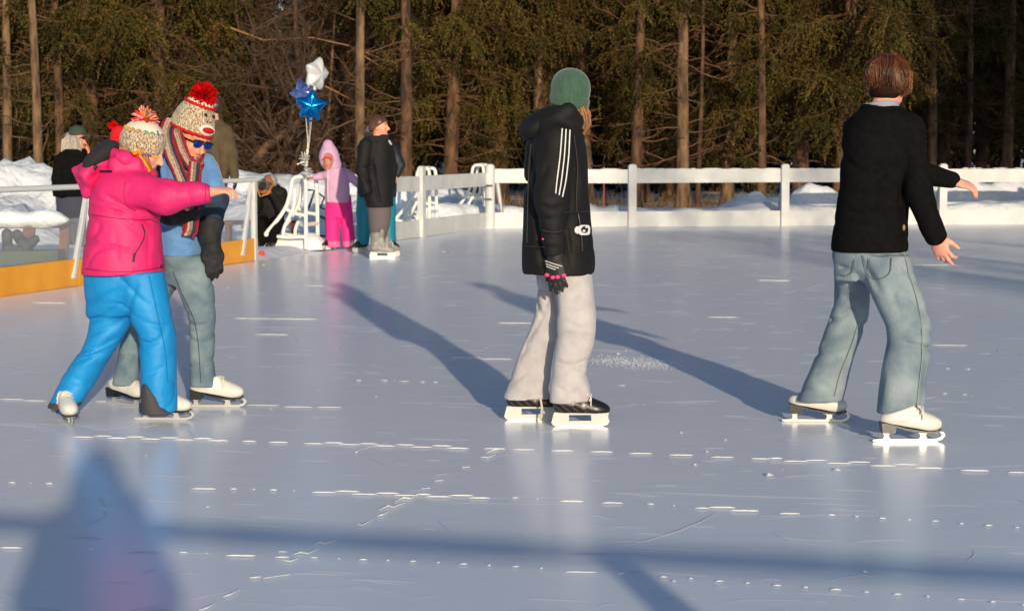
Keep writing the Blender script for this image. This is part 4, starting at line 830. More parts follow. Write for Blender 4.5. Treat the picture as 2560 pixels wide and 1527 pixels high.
# ------------------------------------------------------------------ fences
PP_ = mat('white_pipe', lin(232, 230, 222), .4); WP = mat('white_paint', (.68, .68, .67), .5, (.58, .58, .58), 3.5, .2, 30); YK = mat('yellow_board', lin(252, 174, 48), .4, lin(240, 160, 40), 3.2, .15, 20)
SNOWM = mat('loose_snow', (.86, .87, .89), .75, bump=.6, bscale=16, spec=.2, bdist=.04)
def board_fence(label, pts, posts, rail_z=(.77, 1.01), kick=.27, group='white board rink fences', rt=.04, post_w=.14, post_h=1.075, brace=True, round_post=None):
    t = thing('rink_fence', label, 'fence', (*pts[0], 0), group)
    P3 = lambda p, z: np.array((p[0], p[1], z))
    for a, b in zip(pts[:-1], pts[1:]):
        d = unit(np.array(b)-np.array(a)); nrm = np.array((-d[1], d[0])); 
        Ls = np.linalg.norm(np.array(b)-a); ts = sorted([0, Ls]+[float(np.clip((np.array(p)-a)@d, 0, Ls)) for p in posts]); ts = [v for i, v in enumerate(ts) if i == 0 or v-ts[i-1] > .3]
        for u0, u1 in zip(ts[:-1], ts[1:]):
            e0, e1 = random.uniform(-.009, .009), random.uniform(-.009, .009); q0 = np.array(a)+d*(u0+.004); q1 = np.array(a)+d*(u1-.004)
            mb = MB(); mb.bar(P3(q0, np.mean(rail_z)+e0), P3(q1, np.mean(rail_z)+e1), rt, rail_z[1]-rail_z[0]); mb.build('rail', WP, t)
            mb = MB(); mb.bar(P3(q0, kick/2+.002+e1*.5), P3(q1, kick/2+.002+e0*.5), .03, kick); mb.build('kickboard', WP, t)
    d = unit(np.array(pts[-1])-np.array(pts[0])); out = np.array((-d[1], d[0])); out = out if outdist(*(np.array(pts[0])+out)) > outdist(*np.array(pts[0])) else -out
    for p in posts:
        mb = MB(); p = np.array(p)-out*.05; ang = math.atan2(d[1], d[0]); R = np.array(Matrix.Rotation(ang, 3, 'Z'))
        mb.box((p[0], p[1], post_h/2+.001), (post_w, .09, post_h), R); mb.box((p[0], p[1], post_h+.012), (post_w*.86, .08, .022), R, taper=.7)
        po = mb.build('post', WP, t)
        if brace:
            mb = MB(); q = p+out*.55+d*.08; mb.bar(P3(p+out*.06, .74), P3(q, .12), .09, .05); mb.build('brace', WP, po)
    return t
FA = np.array((-.42, 33.0)); FB = np.array((9.3, 34.8)); fdir = FB-FA
px2far = lambda x: FA+fdir*(((x*K-1280)/F*33.9-FA[0])/fdir[0])
f_end = FA+fdir*2.0
board_fence('long white board fence across the far side of the rink in front of the woods', [FA, f_end], [px2far(x) for x in (1530, 1905, 2305, 2700, 3090)])
LA = np.array((XL(28.0)-.0, 28.0))
fx = lambda y: np.array((XL(y), y))
t = board_fence('short white board fence at the back left corner with black latch straps', [fx(27.9), FA], [fx(29.6), FA+(0, -.05)], rail_z=(.72, .95), brace=False)
mb = MB(); pc = FA+(.02, -.05); mb.tube([(pc[0]+.02, pc[1]-.02, 0), (pc[0]+.02, pc[1]-.02, 1.06), (pc[0]+.02, pc[1]-.02, 1.10)], [.085, .085, .06], 12); mb.bar((pc[0]+.13, pc[1]+.1, .9), (pc[0]+.24, pc[1]+.3, .1), .06, .05); mb.build('corner_post', WP, t, True)
mb = MB(); mb.box((pc[0]-.02, pc[1]-.11, .735), (.17, .03, .035)); mb.build('latch_strap', M_BLACK, t); mb = MB(); mb.box((pc[0]-.02, pc[1]-.11, .50), (.14, .03, .035)); mb.build('latch_strap', M_BLACK, t)
mb = MB()
for i in range(40):
    u_ = i/39; p = FA+(f_end-FA)*u_*.5; mb.ball((p[0]+random.uniform(-.15, .15), p[1]+.02, 1.015), (random.uniform(.05, .2), .018, random.uniform(.005, .014)), 6)
o = mb.build('snow_dusting', SNOWM, bpy.data.objects['rink_fence'], True); tag(o, kind='stuff')
def pipe_barrier(name, label, a, b, frames, kick=.27, ymat=YK, hgt=.985, inward=(1, 0), rail_r=.028, post_r=.03, brace_d=None):
    t = thing(name, label, 'barrier', (*a, 0)); a = np.array(a, float); b = np.array(b, float); d = unit(b-a); inn = unit(inward); out = -inn
    V = lambda p, z: np.array((p[0], p[1], z))
    mb = MB(); mb.tube([V(a, hgt), V((a+b)/2, hgt), V(b, hgt)], rail_r, 10); mb.build('rail', PP_, t, True)
    Ls = np.linalg.norm(b-a); ks = list(np.arange(0, Ls-.5, 2.44))+[Ls]
    for u0, u1 in zip(ks[:-1], ks[1:]): e = random.uniform(-.006, .006); mb = MB(); mb.bar(V(a+d*(u0+.004), kick/2+.002+e), V(a+d*(u1-.004), kick/2+.002), .035, kick); mb.build('kickboard', ymat, t)
    for f in frames:
        p = a+d*f; mb = MB(); mb.bar(V(p, 0.002), V(p, hgt-rail_r*.8), post_r*2, post_r*2, up=(d[0], d[1], 0)); po = mb.build('post', WP, t)
        mb = MB(); q = p+(brace_d if brace_d is not None else out*.45); mb.bar(V(p+out*.03, hgt-.06), V(q+out*.03, .08), post_r*1.5, post_r*1.5, up=(d[0], d[1], .2)); mb.build('brace', WP, po)
    return t
A_ = np.array((XL(12), 12)); B_ = fx(23.45)
bar = pipe_barrier('pipe_barrier', 'white pipe barrier over a low yellow board along the left edge of the ice', A_, B_, [2.0, 4.9, 7.61, 11.80], brace_d=np.array((-.06, -.42)))
cm_ = bpy.data.materials.new('scuffed_clear_plastic'); cm_.use_nodes = True; n_ = cm_.node_tree.nodes; b_ = n_['Principled BSDF']; b_.inputs['Base Color'].default_value = (.75, .80, .86, 1); b_.inputs['Roughness'].default_value = .35; b_.inputs['Alpha'].default_value = .15
for f0, f1 in ((2.0, 4.9), (4.9, 7.61), (7.61, 11.8)):
    d_ = unit(B_-A_); p0 = A_+d_*(f0+.05)+(-.005, 0); p1 = A_+d_*(f1-.05)+(-.005, 0); mb = MB(); mb.bar((p0[0], p0[1], .475), (p1[0], p1[1], .475), .006, .40); mb.build('clear_panel', cm_, bar)
pipe_barrier('pipe_barrier', 'white pipe barrier on the near side of the rink, beside the photographer', (-8.6, 3.35), (18, -3.3), [.4, 2.8, 5.3, 10.38, 12.9, 15.4], kick=.2, ymat=WP, hgt=.965, inward=(.24, .97), rail_r=.032, post_r=.045)
# ------------------------------------------------------------------ small things on and by the ice
AIDM = mat('aid_plastic', lin(246, 243, 234), .4)
def skating_aid(label, x, y, yaw, m=AIDM, h=.97, name='skating_aid'):
    t = thing(name, label, 'skating aid', (x, y, 0), None if name != 'skating_aid' else 'white plastic skating aids')
    M = np.array(Matrix.Rotation(yaw, 3, 'Z')); w = lambda p: M@(np.array(p)*(1.12, 1, 1))+np.array((x, y, 0)); r = .028
    def tb(n, pts, rr=r, par=t):
        Q = np.array([w(p) for p in pts]); tt = np.linspace(0, 1, len(Q)); ts = np.linspace(0, 1, max(10, len(Q)*4)); C = np.stack([np.interp(ts, tt, Q[:, i]) for i in range(3)], 1)
        for _ in range(3): C[1:-1] = .25*C[:-2]+.5*C[1:-1]+.25*C[2:]
        mb = MB(); mb.tube(C, rr, 8); return mb.build(n, m, par, True)
    for s in (-1, 1):
        yb = s*.2
        f = tb('side_frame', [(0, yb, .02), (0, yb, .5), (0, yb*.9, h-.06), (-.03, yb*.85, h), (-.14, yb*.85, h), (-.19, yb*.85, h-.05), (-.2, yb*.9, .82), (-.24, yb, .6), (-.38, yb*1.1, .38), (-.54, yb*1.15, .2), (-.6, yb*1.2, .02)])
        tb('curved_strut', [(-.15, yb*.9, .82), (-.15, yb, .6), (-.2, yb, .48), (-.29, yb, .3), (-.3, yb, .2)], r*.9, f); tb('cross_bar', [(-.26, yb, .56), (-.17, yb, .50), (0, yb, .47)], r*.9, f); tb('lower_bar', [(-.52, yb*1.1, .21), (-.28, yb, .17), (0, yb, .19)], r*.9, f)
    tb('handle', [(-.08, -.17, h), (-.08, 0, h+.01), (-.08, .17, h)]); tb('spreader', [(0, -.2, .35), (0, 0, .35), (0, .2, .35)]); tb('foot_bar', [(-.58, -.23, .05), (-.58, 0, .05), (-.58, .23, .05)])
    return t
def at(px, py): g = G(px, py); return g[0], g[1]
ax, ay = at(758, 607)
skating_aid('white plastic skating aid at the rink opening with the balloons tied to it', ax, ay, -.30, h=.99)
skating_aid('white plastic skating aid behind the corner fence, nearer the man in the black coat', (1052*K-1280)/F*31.2, 31.2, -.25, h=1.05)
skating_aid('white plastic skating aid behind the corner fence, right by the corner post', (1182*K-1280)/F*34.1, 34.1, -.25, h=1.08)
# navy kick sled behind the first aid
t = thing('kick_sled', 'dark blue tubular sled standing behind the white skating aid', 'sled', ((770*K-1280)/F*27, 27, .1)); NB = mat('navy_tube', lin(24, 34, 66), .4)
def tb2(n, pts, rr, m, par):
    mb = MB(); mb.tube(np.array(pts), rr, 7); return mb.build(n, m, par, True)
q = lambda x, y, d=0: P(x, y, 27+d)
tb2('back_frame', [q(748, 462), q(764, 463), q(757, 485), q(748, 512), q(766, 522), q(792, 532)], .016, NB, t); tb2('back_frame', [q(772, 468, .3), q(788, 480, .3), q(778, 505, .3), q(800, 512, .3)], .014, NB, t); tb2('runner', [q(735, 578), q(765, 572), q(800, 575)], .014, NB, t); tb2('strut', [q(748, 512), q(745, 545), q(742, 577)], .012, NB, t); tb2('strut', [q(792, 532), q(793, 574)], .012, NB, t)
S = Sdf(.02); c0 = at(716, 606); S.ell((c0[0], c0[1]+.05, .0), (.5, .24, .17), None, .05); S.ell((c0[0]+.2, c0[1]+.05, .0), (.22, .2, .23), None, .06); S.ell((c0[0]-.25, c0[1]+.1, .02), (.22, .22, .2), None, .06); S.ell((c0[0]-.42, c0[1]+.3, .0), (.2, .3, .18), None, .06); S.noise(.02, (14, 14, 14), 3).noise(.008, (45, 45, 45), 4); S.cut((0, 0, -.004), (0, 0, -1))
o = S.build('snow_heap', SNOWM); tag(o, 'heap of scraped snow round the foot of the white skating aid', 'snow heap')
S = Sdf(.02); c1 = at(640, 590); S.ell((c1[0], c1[1]+.6, .08), (.17, .2, .14), None, .05); S.ell((c1[0]-.25, c1[1]+.8, .08), (.2, .2, .2), None, .05); S.noise(.015, (16, 16, 16), 3)
o = S.build('snow_heap', SNOWM); tag(o, 'small snow heap left of the skating aid, below the kneeling photographer', 'snow heap')
c2 = at(637, 622); t = thing('ice_ball', 'small orange ball lying on the ice by the yellow board end', 'ball', (*c2, 0)); mb = MB(); mb.ball((c2[0], c2[1], .034), (.036, .036, .034), 14); mb.build('shell', mat('orange_plastic', lin(240, 70, 30), .45), t, True)
# balloons
def foil_star(label, c, R_, m, R, puff=.33, inner=.60):
    t = thing('foil_balloon', label, 'balloon', c, 'star foil balloons tied to the skating aid'); n = 5; rad = []; NR = 14; NA = 60; V = []; 
    def rr(a):
        k = (a*n/(2*math.pi)) % 1; u_ = abs(k-.5)*2; return R_*(inner+(1-inner)*u_**1.8)
    for side in (1, -1):
        for i in range(NR+1):
            for j in range(NA):
                a = 2*math.pi*j/NA; f_ = i/NR; r = rr(a)*f_; k = (a*n/(2*math.pi)) % 1; ridge = abs(k-.5)*2
                th = R_*puff*math.sqrt(max(0, 1-f_**2.2))*(1-.30*(1-ridge)*f_)*(1+.03*math.sin(40*a)*f_**3)
                V.append((r*math.sin(a), -side*th, r*math.cos(a)))
    Fc = []
    for s_ in (0, 1):
        o_ = s_*(NR+1)*NA
        for i in range(NR):
            for j in range(NA):
                q_ = (o_+i*NA+j, o_+i*NA+(j+1) % NA, o_+(i+1)*NA+(j+1) % NA, o_+(i+1)*NA+j); Fc.append(q_ if s_ else q_[::-1])
    V = np.array(V)@np.asarray(R).T+np.array(c); mk('envelope', V, Fc, m, t, True)
    mb = MB(); b = np.array(c)+np.asarray(R)@np.array((0, 0, -R_*.62)); mb.tube([b, b+np.array((0, 0, -.03)), b+np.array((0, 0, -.05)), b+np.array((0, 0, -.075))], [.03, .012, .022, .028], 8); mb.build('neck', m, t, True); return b
Yb = 25.3; q = lambda x, y, d=0: P(x, y, Yb+d); rot = lambda a, b, c: np.array(Matrix.Rotation(c, 3, 'Z')@Matrix.Rotation(b, 3, 'Y')@Matrix.Rotation(a, 3, 'X'))
FB_ = mat('blue_foil', lin(20, 140, 220), .16, metal=.9); FL = mat('pale_blue_foil', lin(130, 150, 215), .2, metal=.85); FW = mat('white_foil', lin(225, 225, 222), .28, metal=.25, coat=.4)
b1 = foil_star('bright blue star balloon, lowest of the three', q(756, 257, -.12), .225, FB_, rot(.15, .12, .15)); b2 = foil_star('pale blue star balloon behind the bright blue one', q(735, 226, .12), .215, FL, rot(-.1, -.35, -.5)); b3 = foil_star('white star balloon, highest of the three', q(769, 180, .02), .23, FW, rot(.1, .2, 1.0), .42, .74)
mb = MB(); knot = q(744, 425)
for b, dx in ((b1, 0), (b2, -2), (b3, 2)): mb.tube([b+(0, 0, -.07), q(750+dx, 340, .02), q(746+dx*.5, 385), knot], .004, 5)
for i in range(60):
    p = q(740+rng.normal()*3, 378+12*rng.random(), rng.normal()*.03); mb.tube([p, p+rng.normal(size=3)*(.03, .03, .045)], .006, 3, cap=False)
for i in range(26):
    p = q(742+i*.25+rng.normal()*1.5, 392+i*1.3, rng.normal()*.02); mb.tube([p, p+rng.normal(size=3)*.03], .008, 4)
o = mb.build('balloon_string', mat('silver_ribbon', (.75, .72, .66), .3, metal=.5), None, True, knot); tag(o, 'silver ribbon and tinsel tying the balloons to the skating aid', 'ribbon')
# bench, low table and boots behind the left barrier
WD = mat('red_brown_wood', lin(126, 76, 58), .7, lin(98, 58, 44), 8, .3, 30, stretch=(1, 1, 6)); GRN = mat('green_wood', lin(74, 88, 62), .7, lin(60, 74, 52), 9, .3, 30)
Yq = 21.5; q = lambda x, y, d=0: P(x, y, Yq+d); t = thing('bench', 'weathered red brown bench with a green seat behind the left barrier', 'bench', (q(60, 655)[0], Yq, .05))
mb = MB(); mb.bar(q(-140, 548), q(158, 545), .04, .085, up=(0, 0, 1)); bk = mb.build('backrest', WD, t)
mb = MB(); mb.bar(q(-140, 626, -.25), q(150, 622, -.25), .4, .14); mb.build('seat', GRN, t)
for x in (158, -120, 72):
    mb = MB(); top = q(x+(2 if x > 100 else 0), 538 if x != 72 else 552, .03); mb.bar(top, q(x-8, 668 if x != 72 else 610, -.02), .10 if x != 72 else .13, .06, up=(0, 1, 0)); mb.build('leg', WD, t)
S = Sdf(.02)
for i in range(16):
    x = -130+i*18; S.ell(q(x, 536-5*abs(math.sin(i*1.9)), .02), (.14, .11, .055+.05*abs(math.sin(i*2.3))), None, .06)
S.noise(.02, (14, 14, 14), 8); o = S.build('snow_cap', SNOWM, bk)
for lab, x, y, dx in (('dark boot standing on the green bench, left one', 18, 606, 0), ('dark boot leaning on the green bench, toe up to the right', 62, 602, 1)):
    b = q(x, y, -.27); t = thing('boot', lab, 'boot', b-(0, 0, .05), 'boots on the bench'); S = Sdf(.012); e = unit((.55, -.2, .45)) if dx else unit((.9, -.3, 0)); up = unit((-.5, 0, .8)) if dx else np.array((0, 0, 1.))
    S.cone(b, b+e*.17, .052, .042, .03); S.cone(b, b+up*.17, .055, .062, .03); S.build('upper', mat('boot_leather', lin(58, 54, 50), .7), t); S = Sdf(.012); S.cone(b-up*.045, b+e*.17-up*.035, .048, .04, .02, flat=(up, .4)); S.build('sole', M_BLACK, t)
Yq = 26.6; q = lambda x, y, d=0: P(x, y, Yq+d); t = thing('bench', 'dark red bench behind the skating aid with the seated photographer', 'bench', (q(640, 600)[0], Yq, .05)); RW = mat('dark_red_wood', lin(92, 34, 34), .7)
mb = MB(); mb.bar(q(545, 541), q(722, 541), .38, .05); mb.build('seat', RW, t)
for x in (556, 715):
    mb = MB(); mb.bar(q(x, 545), q(x, 600), .06, .3, up=(0, 1, 0)); mb.build('leg', RW, t)
# ------------------------------------------------------------------ people in the background
def skirt_hair(t, q, box, n, c1, c2, r=.006, d0=-.09, wave=3):
    x0, x1, y0, y1 = box; paths = []; cols = []
    for i in range(n):
        x = x0+(x1-x0)*rng.random(); e = rng.uniform(.6, 1); dd = d0*math.sqrt(max(.1, 1-((x-(x0+x1)/2)/((x1-x0)*.55))**2)); paths.append([q(x*.5+(x0+x1)*.25, y0, dd*.5), q(x, y0+(y1-y0)*.3, dd), q(x+wave*rng.normal(), y0+(y1-y0)*.7*e, dd), q(x+wave*rng.normal(), y0+(y1-y0)*e, dd)]); k = rng.random(); cols.append(np.array(c1)*(1-k)+np.array(c2)*k)
    return strands('hair', paths, r, cols, M_HAIR, t)
def std_joints(q, head, sh, hip, kn, an, el, wr, dsh=.16, dhip=.09):
    """each argument a pixel pair or a pair of pixel pairs (near, far)"""
    two = lambda v: v if isinstance(v[0], (tuple, list)) else (v, v)
    J = {}; J['head'] = q(*head); s = two(sh); h = two(hip); k = two(kn); a = two(an); e = two(el); w = two(wr)
    for n, i, sg in (('R', 0, -1), ('L', 1, 1)):
        J['sh'+n] = q(*s[i], sg*dsh); J['hip'+n] = q(*h[i], sg*dhip); J['kn'+n] = q(*k[i], sg*dhip); J['an'+n] = q(*a[i], sg*dhip); J['el'+n] = q(*e[i], sg*dsh*1.2); J['wr'+n] = q(*w[i], sg*dsh)
    J['neck'] = (J['shR']+J['shL'])/2*.5+J['head']*.5; J['pelvis'] = (J['hipR']+J['hipL'])/2+(0, 0, .05); J['chest'] = (J['shR']+J['shL'])/2*.75+J['pelvis']*.25; return J
def lavender_child():
    Y = 26.0; q = lambda x, y, d=0: P(x, y, Y+d); t = thing('person', 'small child in lavender hooded jacket and hot pink snow pants holding the skating aid', 'person', (q(825, 606)[0], Y, 0), 'people standing at the rink opening')
    J = dict(head=q(797, 385), neck=q(808, 415), chest=q(815, 440), pelvis=q(822, 490), shR=q(795, 420, -.05), elR=q(775, 428, -.2), wrR=q(760, 432, -.25), shL=q(845, 420, .03), elL=q(868, 440, .02), wrL=q(884, 462, 0), hipR=q(806, 500, 0), knR=q(803, 550, 0), anR=q(803, 595, 0), hipL=q(840, 500, 0), knL=q(846, 550, 0), anL=q(850, 595, 0))
    S = Sdf(.010); hd = head_prims(S, q(797, 392, -.02), (-.25, -.95, -.1), (0, 0, 1), .9); limb_body(S, J, .7); hand_prims(S, J['wrR'], (-.9, 0, -.2), (0, 0, -1), .8); hand_prims(S, J['wrL'], (.6, 0, -.8), (0, 1, 0), .8); S.build('body', M_SKIN, t, head_col(hd, lin(190, 130, 108)))
    PK = mat('hot_pink_pants', lin(246, 36, 140), .7, bump=.2, bscale=20); LV = mat('lavender_shell', lin(216, 172, 202), .75, lin(206, 160, 194), 8, .3, 20); PP = mat('pink_cuffs', lin(255, 110, 160), .7)
    S = Sdf(.012); S.loft(rows(Y, [(475, 791, 853, 0, .13), (510, 790, 856, 0, .13), (530, 792, 855, 0, .11)]), .03); S.loft(rows(Y, [(510, 790, 826, 0, .1), (560, 792, 824, 0, .09), (600, 790, 827, 0, .09)]), .02); S.loft(rows(Y, [(510, 822, 856, 0, .1), (560, 830, 861, 0, .09), (600, 834, 864, 0, .09)]), .02); S.noise(.005, (20, 20, 16), 2); S.build('snow_pants', [PK, PP], t, midx=lambda c: (c[:, 2] < q(800, 586)[2]).astype(int))
    S = Sdf(.012); S.loft(rows(Y, [(408, 800, 834, 0, .09), (425, 790, 846, 0, .13), (460, 789, 850, 0, .15), (492, 790, 852, 0, .15)]), .03, n=2.3); S.chain([q(797, 424, -.06), q(778, 428, -.2), q(765, 431, -.24)], [.06, .052, .04], .03); S.chain([q(840, 420, .03), q(866, 442, .02), q(879, 456, 0)], [.062, .055, .045], .03); S.noise(.005, (20, 20, 24), 4); jk = S.build('jacket', LV, t)
    S = Sdf(.011); S.ell(q(799, 382, .03), (.135, .145, .175), None, .03); S.cone(q(797, 352, .02), q(808, 400, .06), .07, .12, .04); S.ell(q(796, 392, -.13), (.085, .13, .115), None, .03, -1); S.noise(.004, (24, 24, 24), 5); S.build('hood', LV, jk)
    mb = MB(); mb.tube([q(784, 388, -.105), q(790, 382, -.135), q(798, 382, -.135), q(806, 387, -.1)], .017, 8, flat=.5); mb.build('headband', mat('coral_knit', lin(238, 70, 60), .9), t, True)
    mb = MB(); mb.tube([q(797, 412, -.17), q(796, 450, -.165), q(797, 490, -.16)], .009, 6); mb.build('zip', mat('pale_zip', lin(235, 215, 225), .5), jk, True)
    skate(t, (q(800, 600)[0]-.02, Y-.03, .001), -2.0, 'h', .8); skate(t, (q(853, 600)[0], Y-.03, .001), -.9, 'f', .8)
lavender_child()
def coat_man():
    Y = 24.0; q = lambda x, y, d=0: P(x, y, Y+d); t = thing('person', 'man in long black coat with fur collar and grey pants, standing in grey hockey skates', 'person', (q(925, 628)[0], Y, 0), 'people standing at the rink opening')
    J = std_joints(q, (920, 312), ((890, 354), (938, 354)), ((925, 500), (920, 500)), ((922, 545), (920, 545)), ((918, 590), (916, 590)), ((882, 415), (950, 410)), ((892, 460), (948, 452)), .16, .05)
    S = Sdf(.010); hd = head_prims(S, q(923, 308, 0), (1, -.25, .0), (0, 0, 1), 1.06); limb_body(S, J, .95); S.build('body', M_SKIN, t, head_col(hd, lin(232, 160, 128), brow=(.05, .03, .02)))
    S = Sdf(.008); S.ell(q(920, 300, .0), (.118, .105, .10), None, .02); S.ell(q(911, 312, .0), (.085, .095, .085), None, .02); S.cut(q(916, 312), unit((.55, -.1, -.83))) ; S.noise(.012, (38, 38, 38), 3); S.noise(.007, (95, 95, 95), 5); S.build('hair', M_HAIR, t, lin(88, 56, 38))
    GP = mat('grey_pants', lin(104, 92, 94), .9, bump=.3); S = Sdf(.012); S.loft(rows(Y, [(485, 890, 950, 0, .16), (520, 894, 950, 0, .15), (550, 897, 946, 0, .13), (585, 902, 936, 0, .11)]), .03); S.noise(.006, (16, 16, 10), 2); S.groove(q(907, 500, -.2), q(912, 585, -.2), .02, .03); S.build('pants', GP, t)
    S = Sdf(.012); S.loft(rows(Y, [(330, 893, 945, 0, .17), (350, 880, 953, 0, .2), (400, 871, 953, 0, .23), (450, 876, 955, 0, .23), (502, 889, 956, 0, .22)]), .03, n=2.2); S.chain([q(888, 352, -.18), q(880, 415, -.24), q(892, 462, -.26)], [.085, .08, .06], .03); S.chain([q(940, 352, .15), q(952, 410, .2), q(950, 455, .1)], [.08, .07, .055], .03)
    for p in ([(905, 380), (915, 440), (925, 495)], [(885, 430), (905, 445)], [(888, 400), (912, 410)]): crease(S, Y, p, .02, .02, Y+.2)
    S.noise(.007, (14, 14, 18), 6); jk = S.build('coat', M_BLKJ, t)
    S = Sdf(.010); pts = [q(914+24*math.cos(a), 340+5*math.sin(a*.7), .15*math.sin(a)) for a in np.linspace(0, 6.28, 14)]; S.chain(pts, [.045]*14, .03); S.noise(.012, (45, 45, 45), 8); S.noise(.006, (120, 120, 120), 9); S.build('fur_collar', mat('black_fur', (.012, .011, .012), .9), jk)
    mb = MB(); mb.tube([q(945, 342, -.15), q(951, 352, -.17)], .014, 6); mb.build('zip', mat('light_zip', (.5, .5, .55), .4), jk, True)
    skate(t, (q(930, 627)[0], Y-.15, .001), .1, 'g', 1.12); skate(t, (q(938, 620)[0], Y+.15, .001), .35, 'g', 1.12)
coat_man()
def teal_person():
    Y = 25.2; q = lambda x, y, d=0: P(x, y, Y+d); t = thing('person', 'person in teal snow pants mostly hidden behind the man in the black coat', 'person', (q(912, 608)[0], Y, 0), 'people standing at the rink opening')
    J = std_joints(q, (912, 330), ((890, 364), (950, 364)), ((885, 490), (940, 490)), ((880, 550), (944, 550)), ((878, 595), (946, 595)), ((886, 418), (970, 400)), ((890, 450), (963, 424)), .04, .03)
    S = Sdf(.011); hd = head_prims(S, q(908, 330, .0), (.2, 1, 0), (0, 0, 1), .95); limb_body(S, J, .9); hand_prims(S, q(964, 426, -.05), (-.1, -.3, -1), (-1, 0, 0), 1.0); S.build('body', M_SKIN, t, head_col(hd, SKIN))
    S = Sdf(.011); S.ell(q(906, 326), (.11, .115, .13), None, .02); S.noise(.006, (50, 50, 50), 2); S.build('knit_hat', mat('taupe_knit', lin(120, 98, 90), .95, bump=.5), t)
    TL = mat('teal_shell', lin(10, 128, 148), .6, bump=.25, bscale=16); S = Sdf(.012); S.loft(rows(Y, [(460, 868, 962, 0, .17), (500, 866, 962, 0, .17), (525, 866, 962, 0, .13)]), .03); S.loft(rows(Y, [(500, 867, 910, 0, .12), (560, 866, 900, 0, .12), (598, 864, 896, 0, .11)]), .02); S.loft(rows(Y, [(500, 918, 961, 0, .12), (560, 926, 961, 0, .12), (606, 928, 963, 0, .11)]), .02); S.noise(.006, (16, 16, 10), 2); S.build('snow_pants', [TL, M_BLACK], t, midx=lambda c: (c[:, 2] < q(800, 594)[2]).astype(int))
    NV = mat('navy_shell', lin(28, 30, 44), .6, lin(22, 24, 36), 10, .3, 20); S = Sdf(.012); S.loft(rows(Y, [(340, 890, 945, 0, .12), (360, 872, 966, 0, .18), (420, 868, 966, 0, .19), (480, 868, 962, 0, .18)]), .03); S.chain([q(955, 362, -.0), q(972, 402, -.03), q(964, 424, -.05)], [.075, .065, .05], .03); S.chain([q(880, 362, -.02), q(884, 420, -.1), q(890, 455, -.1)], [.075, .065, .05], .03); S.noise(.006, (16, 16, 20), 7); S.build('jacket', NV, t)
    skate(t, (q(882, 605)[0]-.03, Y-.05, .001), -2.2, 'h', 1.0); skate(t, (q(950, 605)[0], Y-.05, .001), -.8, 'h', 1.0)
teal_person()
def cap_woman():
    Y = 25.0; q = lambda x, y, d=0: P(x, y, Y+d); z0 = .12; t = thing('person', 'person with long grey hair and green cap in black coat, standing before the snow bank', 'person', (q(180, 615)[0], Y, z0), 'onlookers behind the left barrier')
    J = std_joints(q, (188, 340), ((150, 392), (208, 396)), ((170, 490), (185, 490)), ((168, 550), (190, 550)), ((165, 605), (190, 605)), ((142, 435), (224, 420)), ((150, 468), (217, 388)), .1, .04)
    S = Sdf(.011); hd = head_prims(S, q(189, 340), (.95, -.3, -.02), (0, 0, 1), 1.0); limb_body(S, J, .9); hand_prims(S, q(215, 368, -.02), (-.2, 0, 1), (-1, 0, 0), .95); S.build('body', M_SKIN, t, head_col(hd, lin(226, 150, 125)))
    HW = mat('grey_pants_dark', lin(66, 66, 80), .9, bump=.3); S = Sdf(.012); S.loft(rows(Y, [(465, 135, 215, 0, .16), (510, 138, 216, 0, .16), (540, 140, 216, 0, .13)]), .03); S.loft(rows(Y, [(510, 140, 180, 0, .12), (606, 150, 182, 0, .1)]), .03); S.loft(rows(Y, [(510, 176, 215, 0, .12), (606, 182, 213, 0, .1)]), .03); S.noise(.006, (14, 14, 10), 2); S.build('pants', HW, t)
    S = Sdf(.012); S.loft(rows(Y, [(362, 150, 208, 0, .13), (385, 136, 222, 0, .18), (430, 127, 222, 0, .2), (478, 129, 218, 0, .2)]), .03, n=2.2); S.chain([q(145, 390, -.12), q(140, 435, -.18), q(150, 470, -.2)], [.08, .075, .055], .03); S.chain([q(212, 395, -.04), q(226, 420, -.1), q(217, 385, -.06)], [.075, .07, .05], .03); S.noise(.007, (14, 14, 18), 6); S.build('coat', M_BLKF, t)
    S = Sdf(.008); S.ell(q(188, 327), (.125, .112, .122), None, .02); S.cut(q(190, 329), unit((.2, 0, -1))); hat = S.build('cap', mat('green_cap', lin(58, 70, 58), .9), t); S = Sdf(.008); S.cone(q(198, 324, -.02), q(222, 327, -.03), .08, .055, .02, flat=((0, 0, 1), .16)); S.build('visor', mat('green_visor', lin(48, 58, 50), .9), hat)
    S = Sdf(.010); S.ell(q(172, 343), (.09, .11, .13), None, .03); S.ell(q(168, 358, .0), (.09, .1, .09), None, .03); S.noise(.006, (40, 40, 20), 3); hr = S.build('hair', M_HAIR, t, lin(160, 150, 140))
    paths = []; cols = []
    for i in range(200):
        x = rng.uniform(150, 196); e = rng.uniform(-3, 3); paths.append([q(x*.4+178*.6, 330, -.1), q(x, 340, -.115), q(x+e, 358, -.11), q(x+e*1.5, 368+6*rng.random(), -.1)]); k = rng.random(); cols.append(np.array(lin(120, 108, 98))*(1-k)+np.array(lin(214, 204, 190))*k)
    strands('hair_strands', paths, .007, cols, M_HAIR, hr)
    mb = MB(); mb.ball(q(203, 335, -.06), (.03, .03, .022), 8); mb.tube([q(203, 334, -.08), q(192, 335, -.1)], .007, 6); mb.build('sunglasses', M_BLACK, t, True)
    for dx, yy in ((168, -.04), (196, .06)):
        S = Sdf(.012); b = q(dx, 606, yy); S.cone(b+(-.04, 0, -.0), b+(.12, -.02, -.01), .05, .045, .03); S.cone(b, b+(0, 0, .1), .055, .06, .03); S.build('boot', M_BLACK, t)
cap_woman()
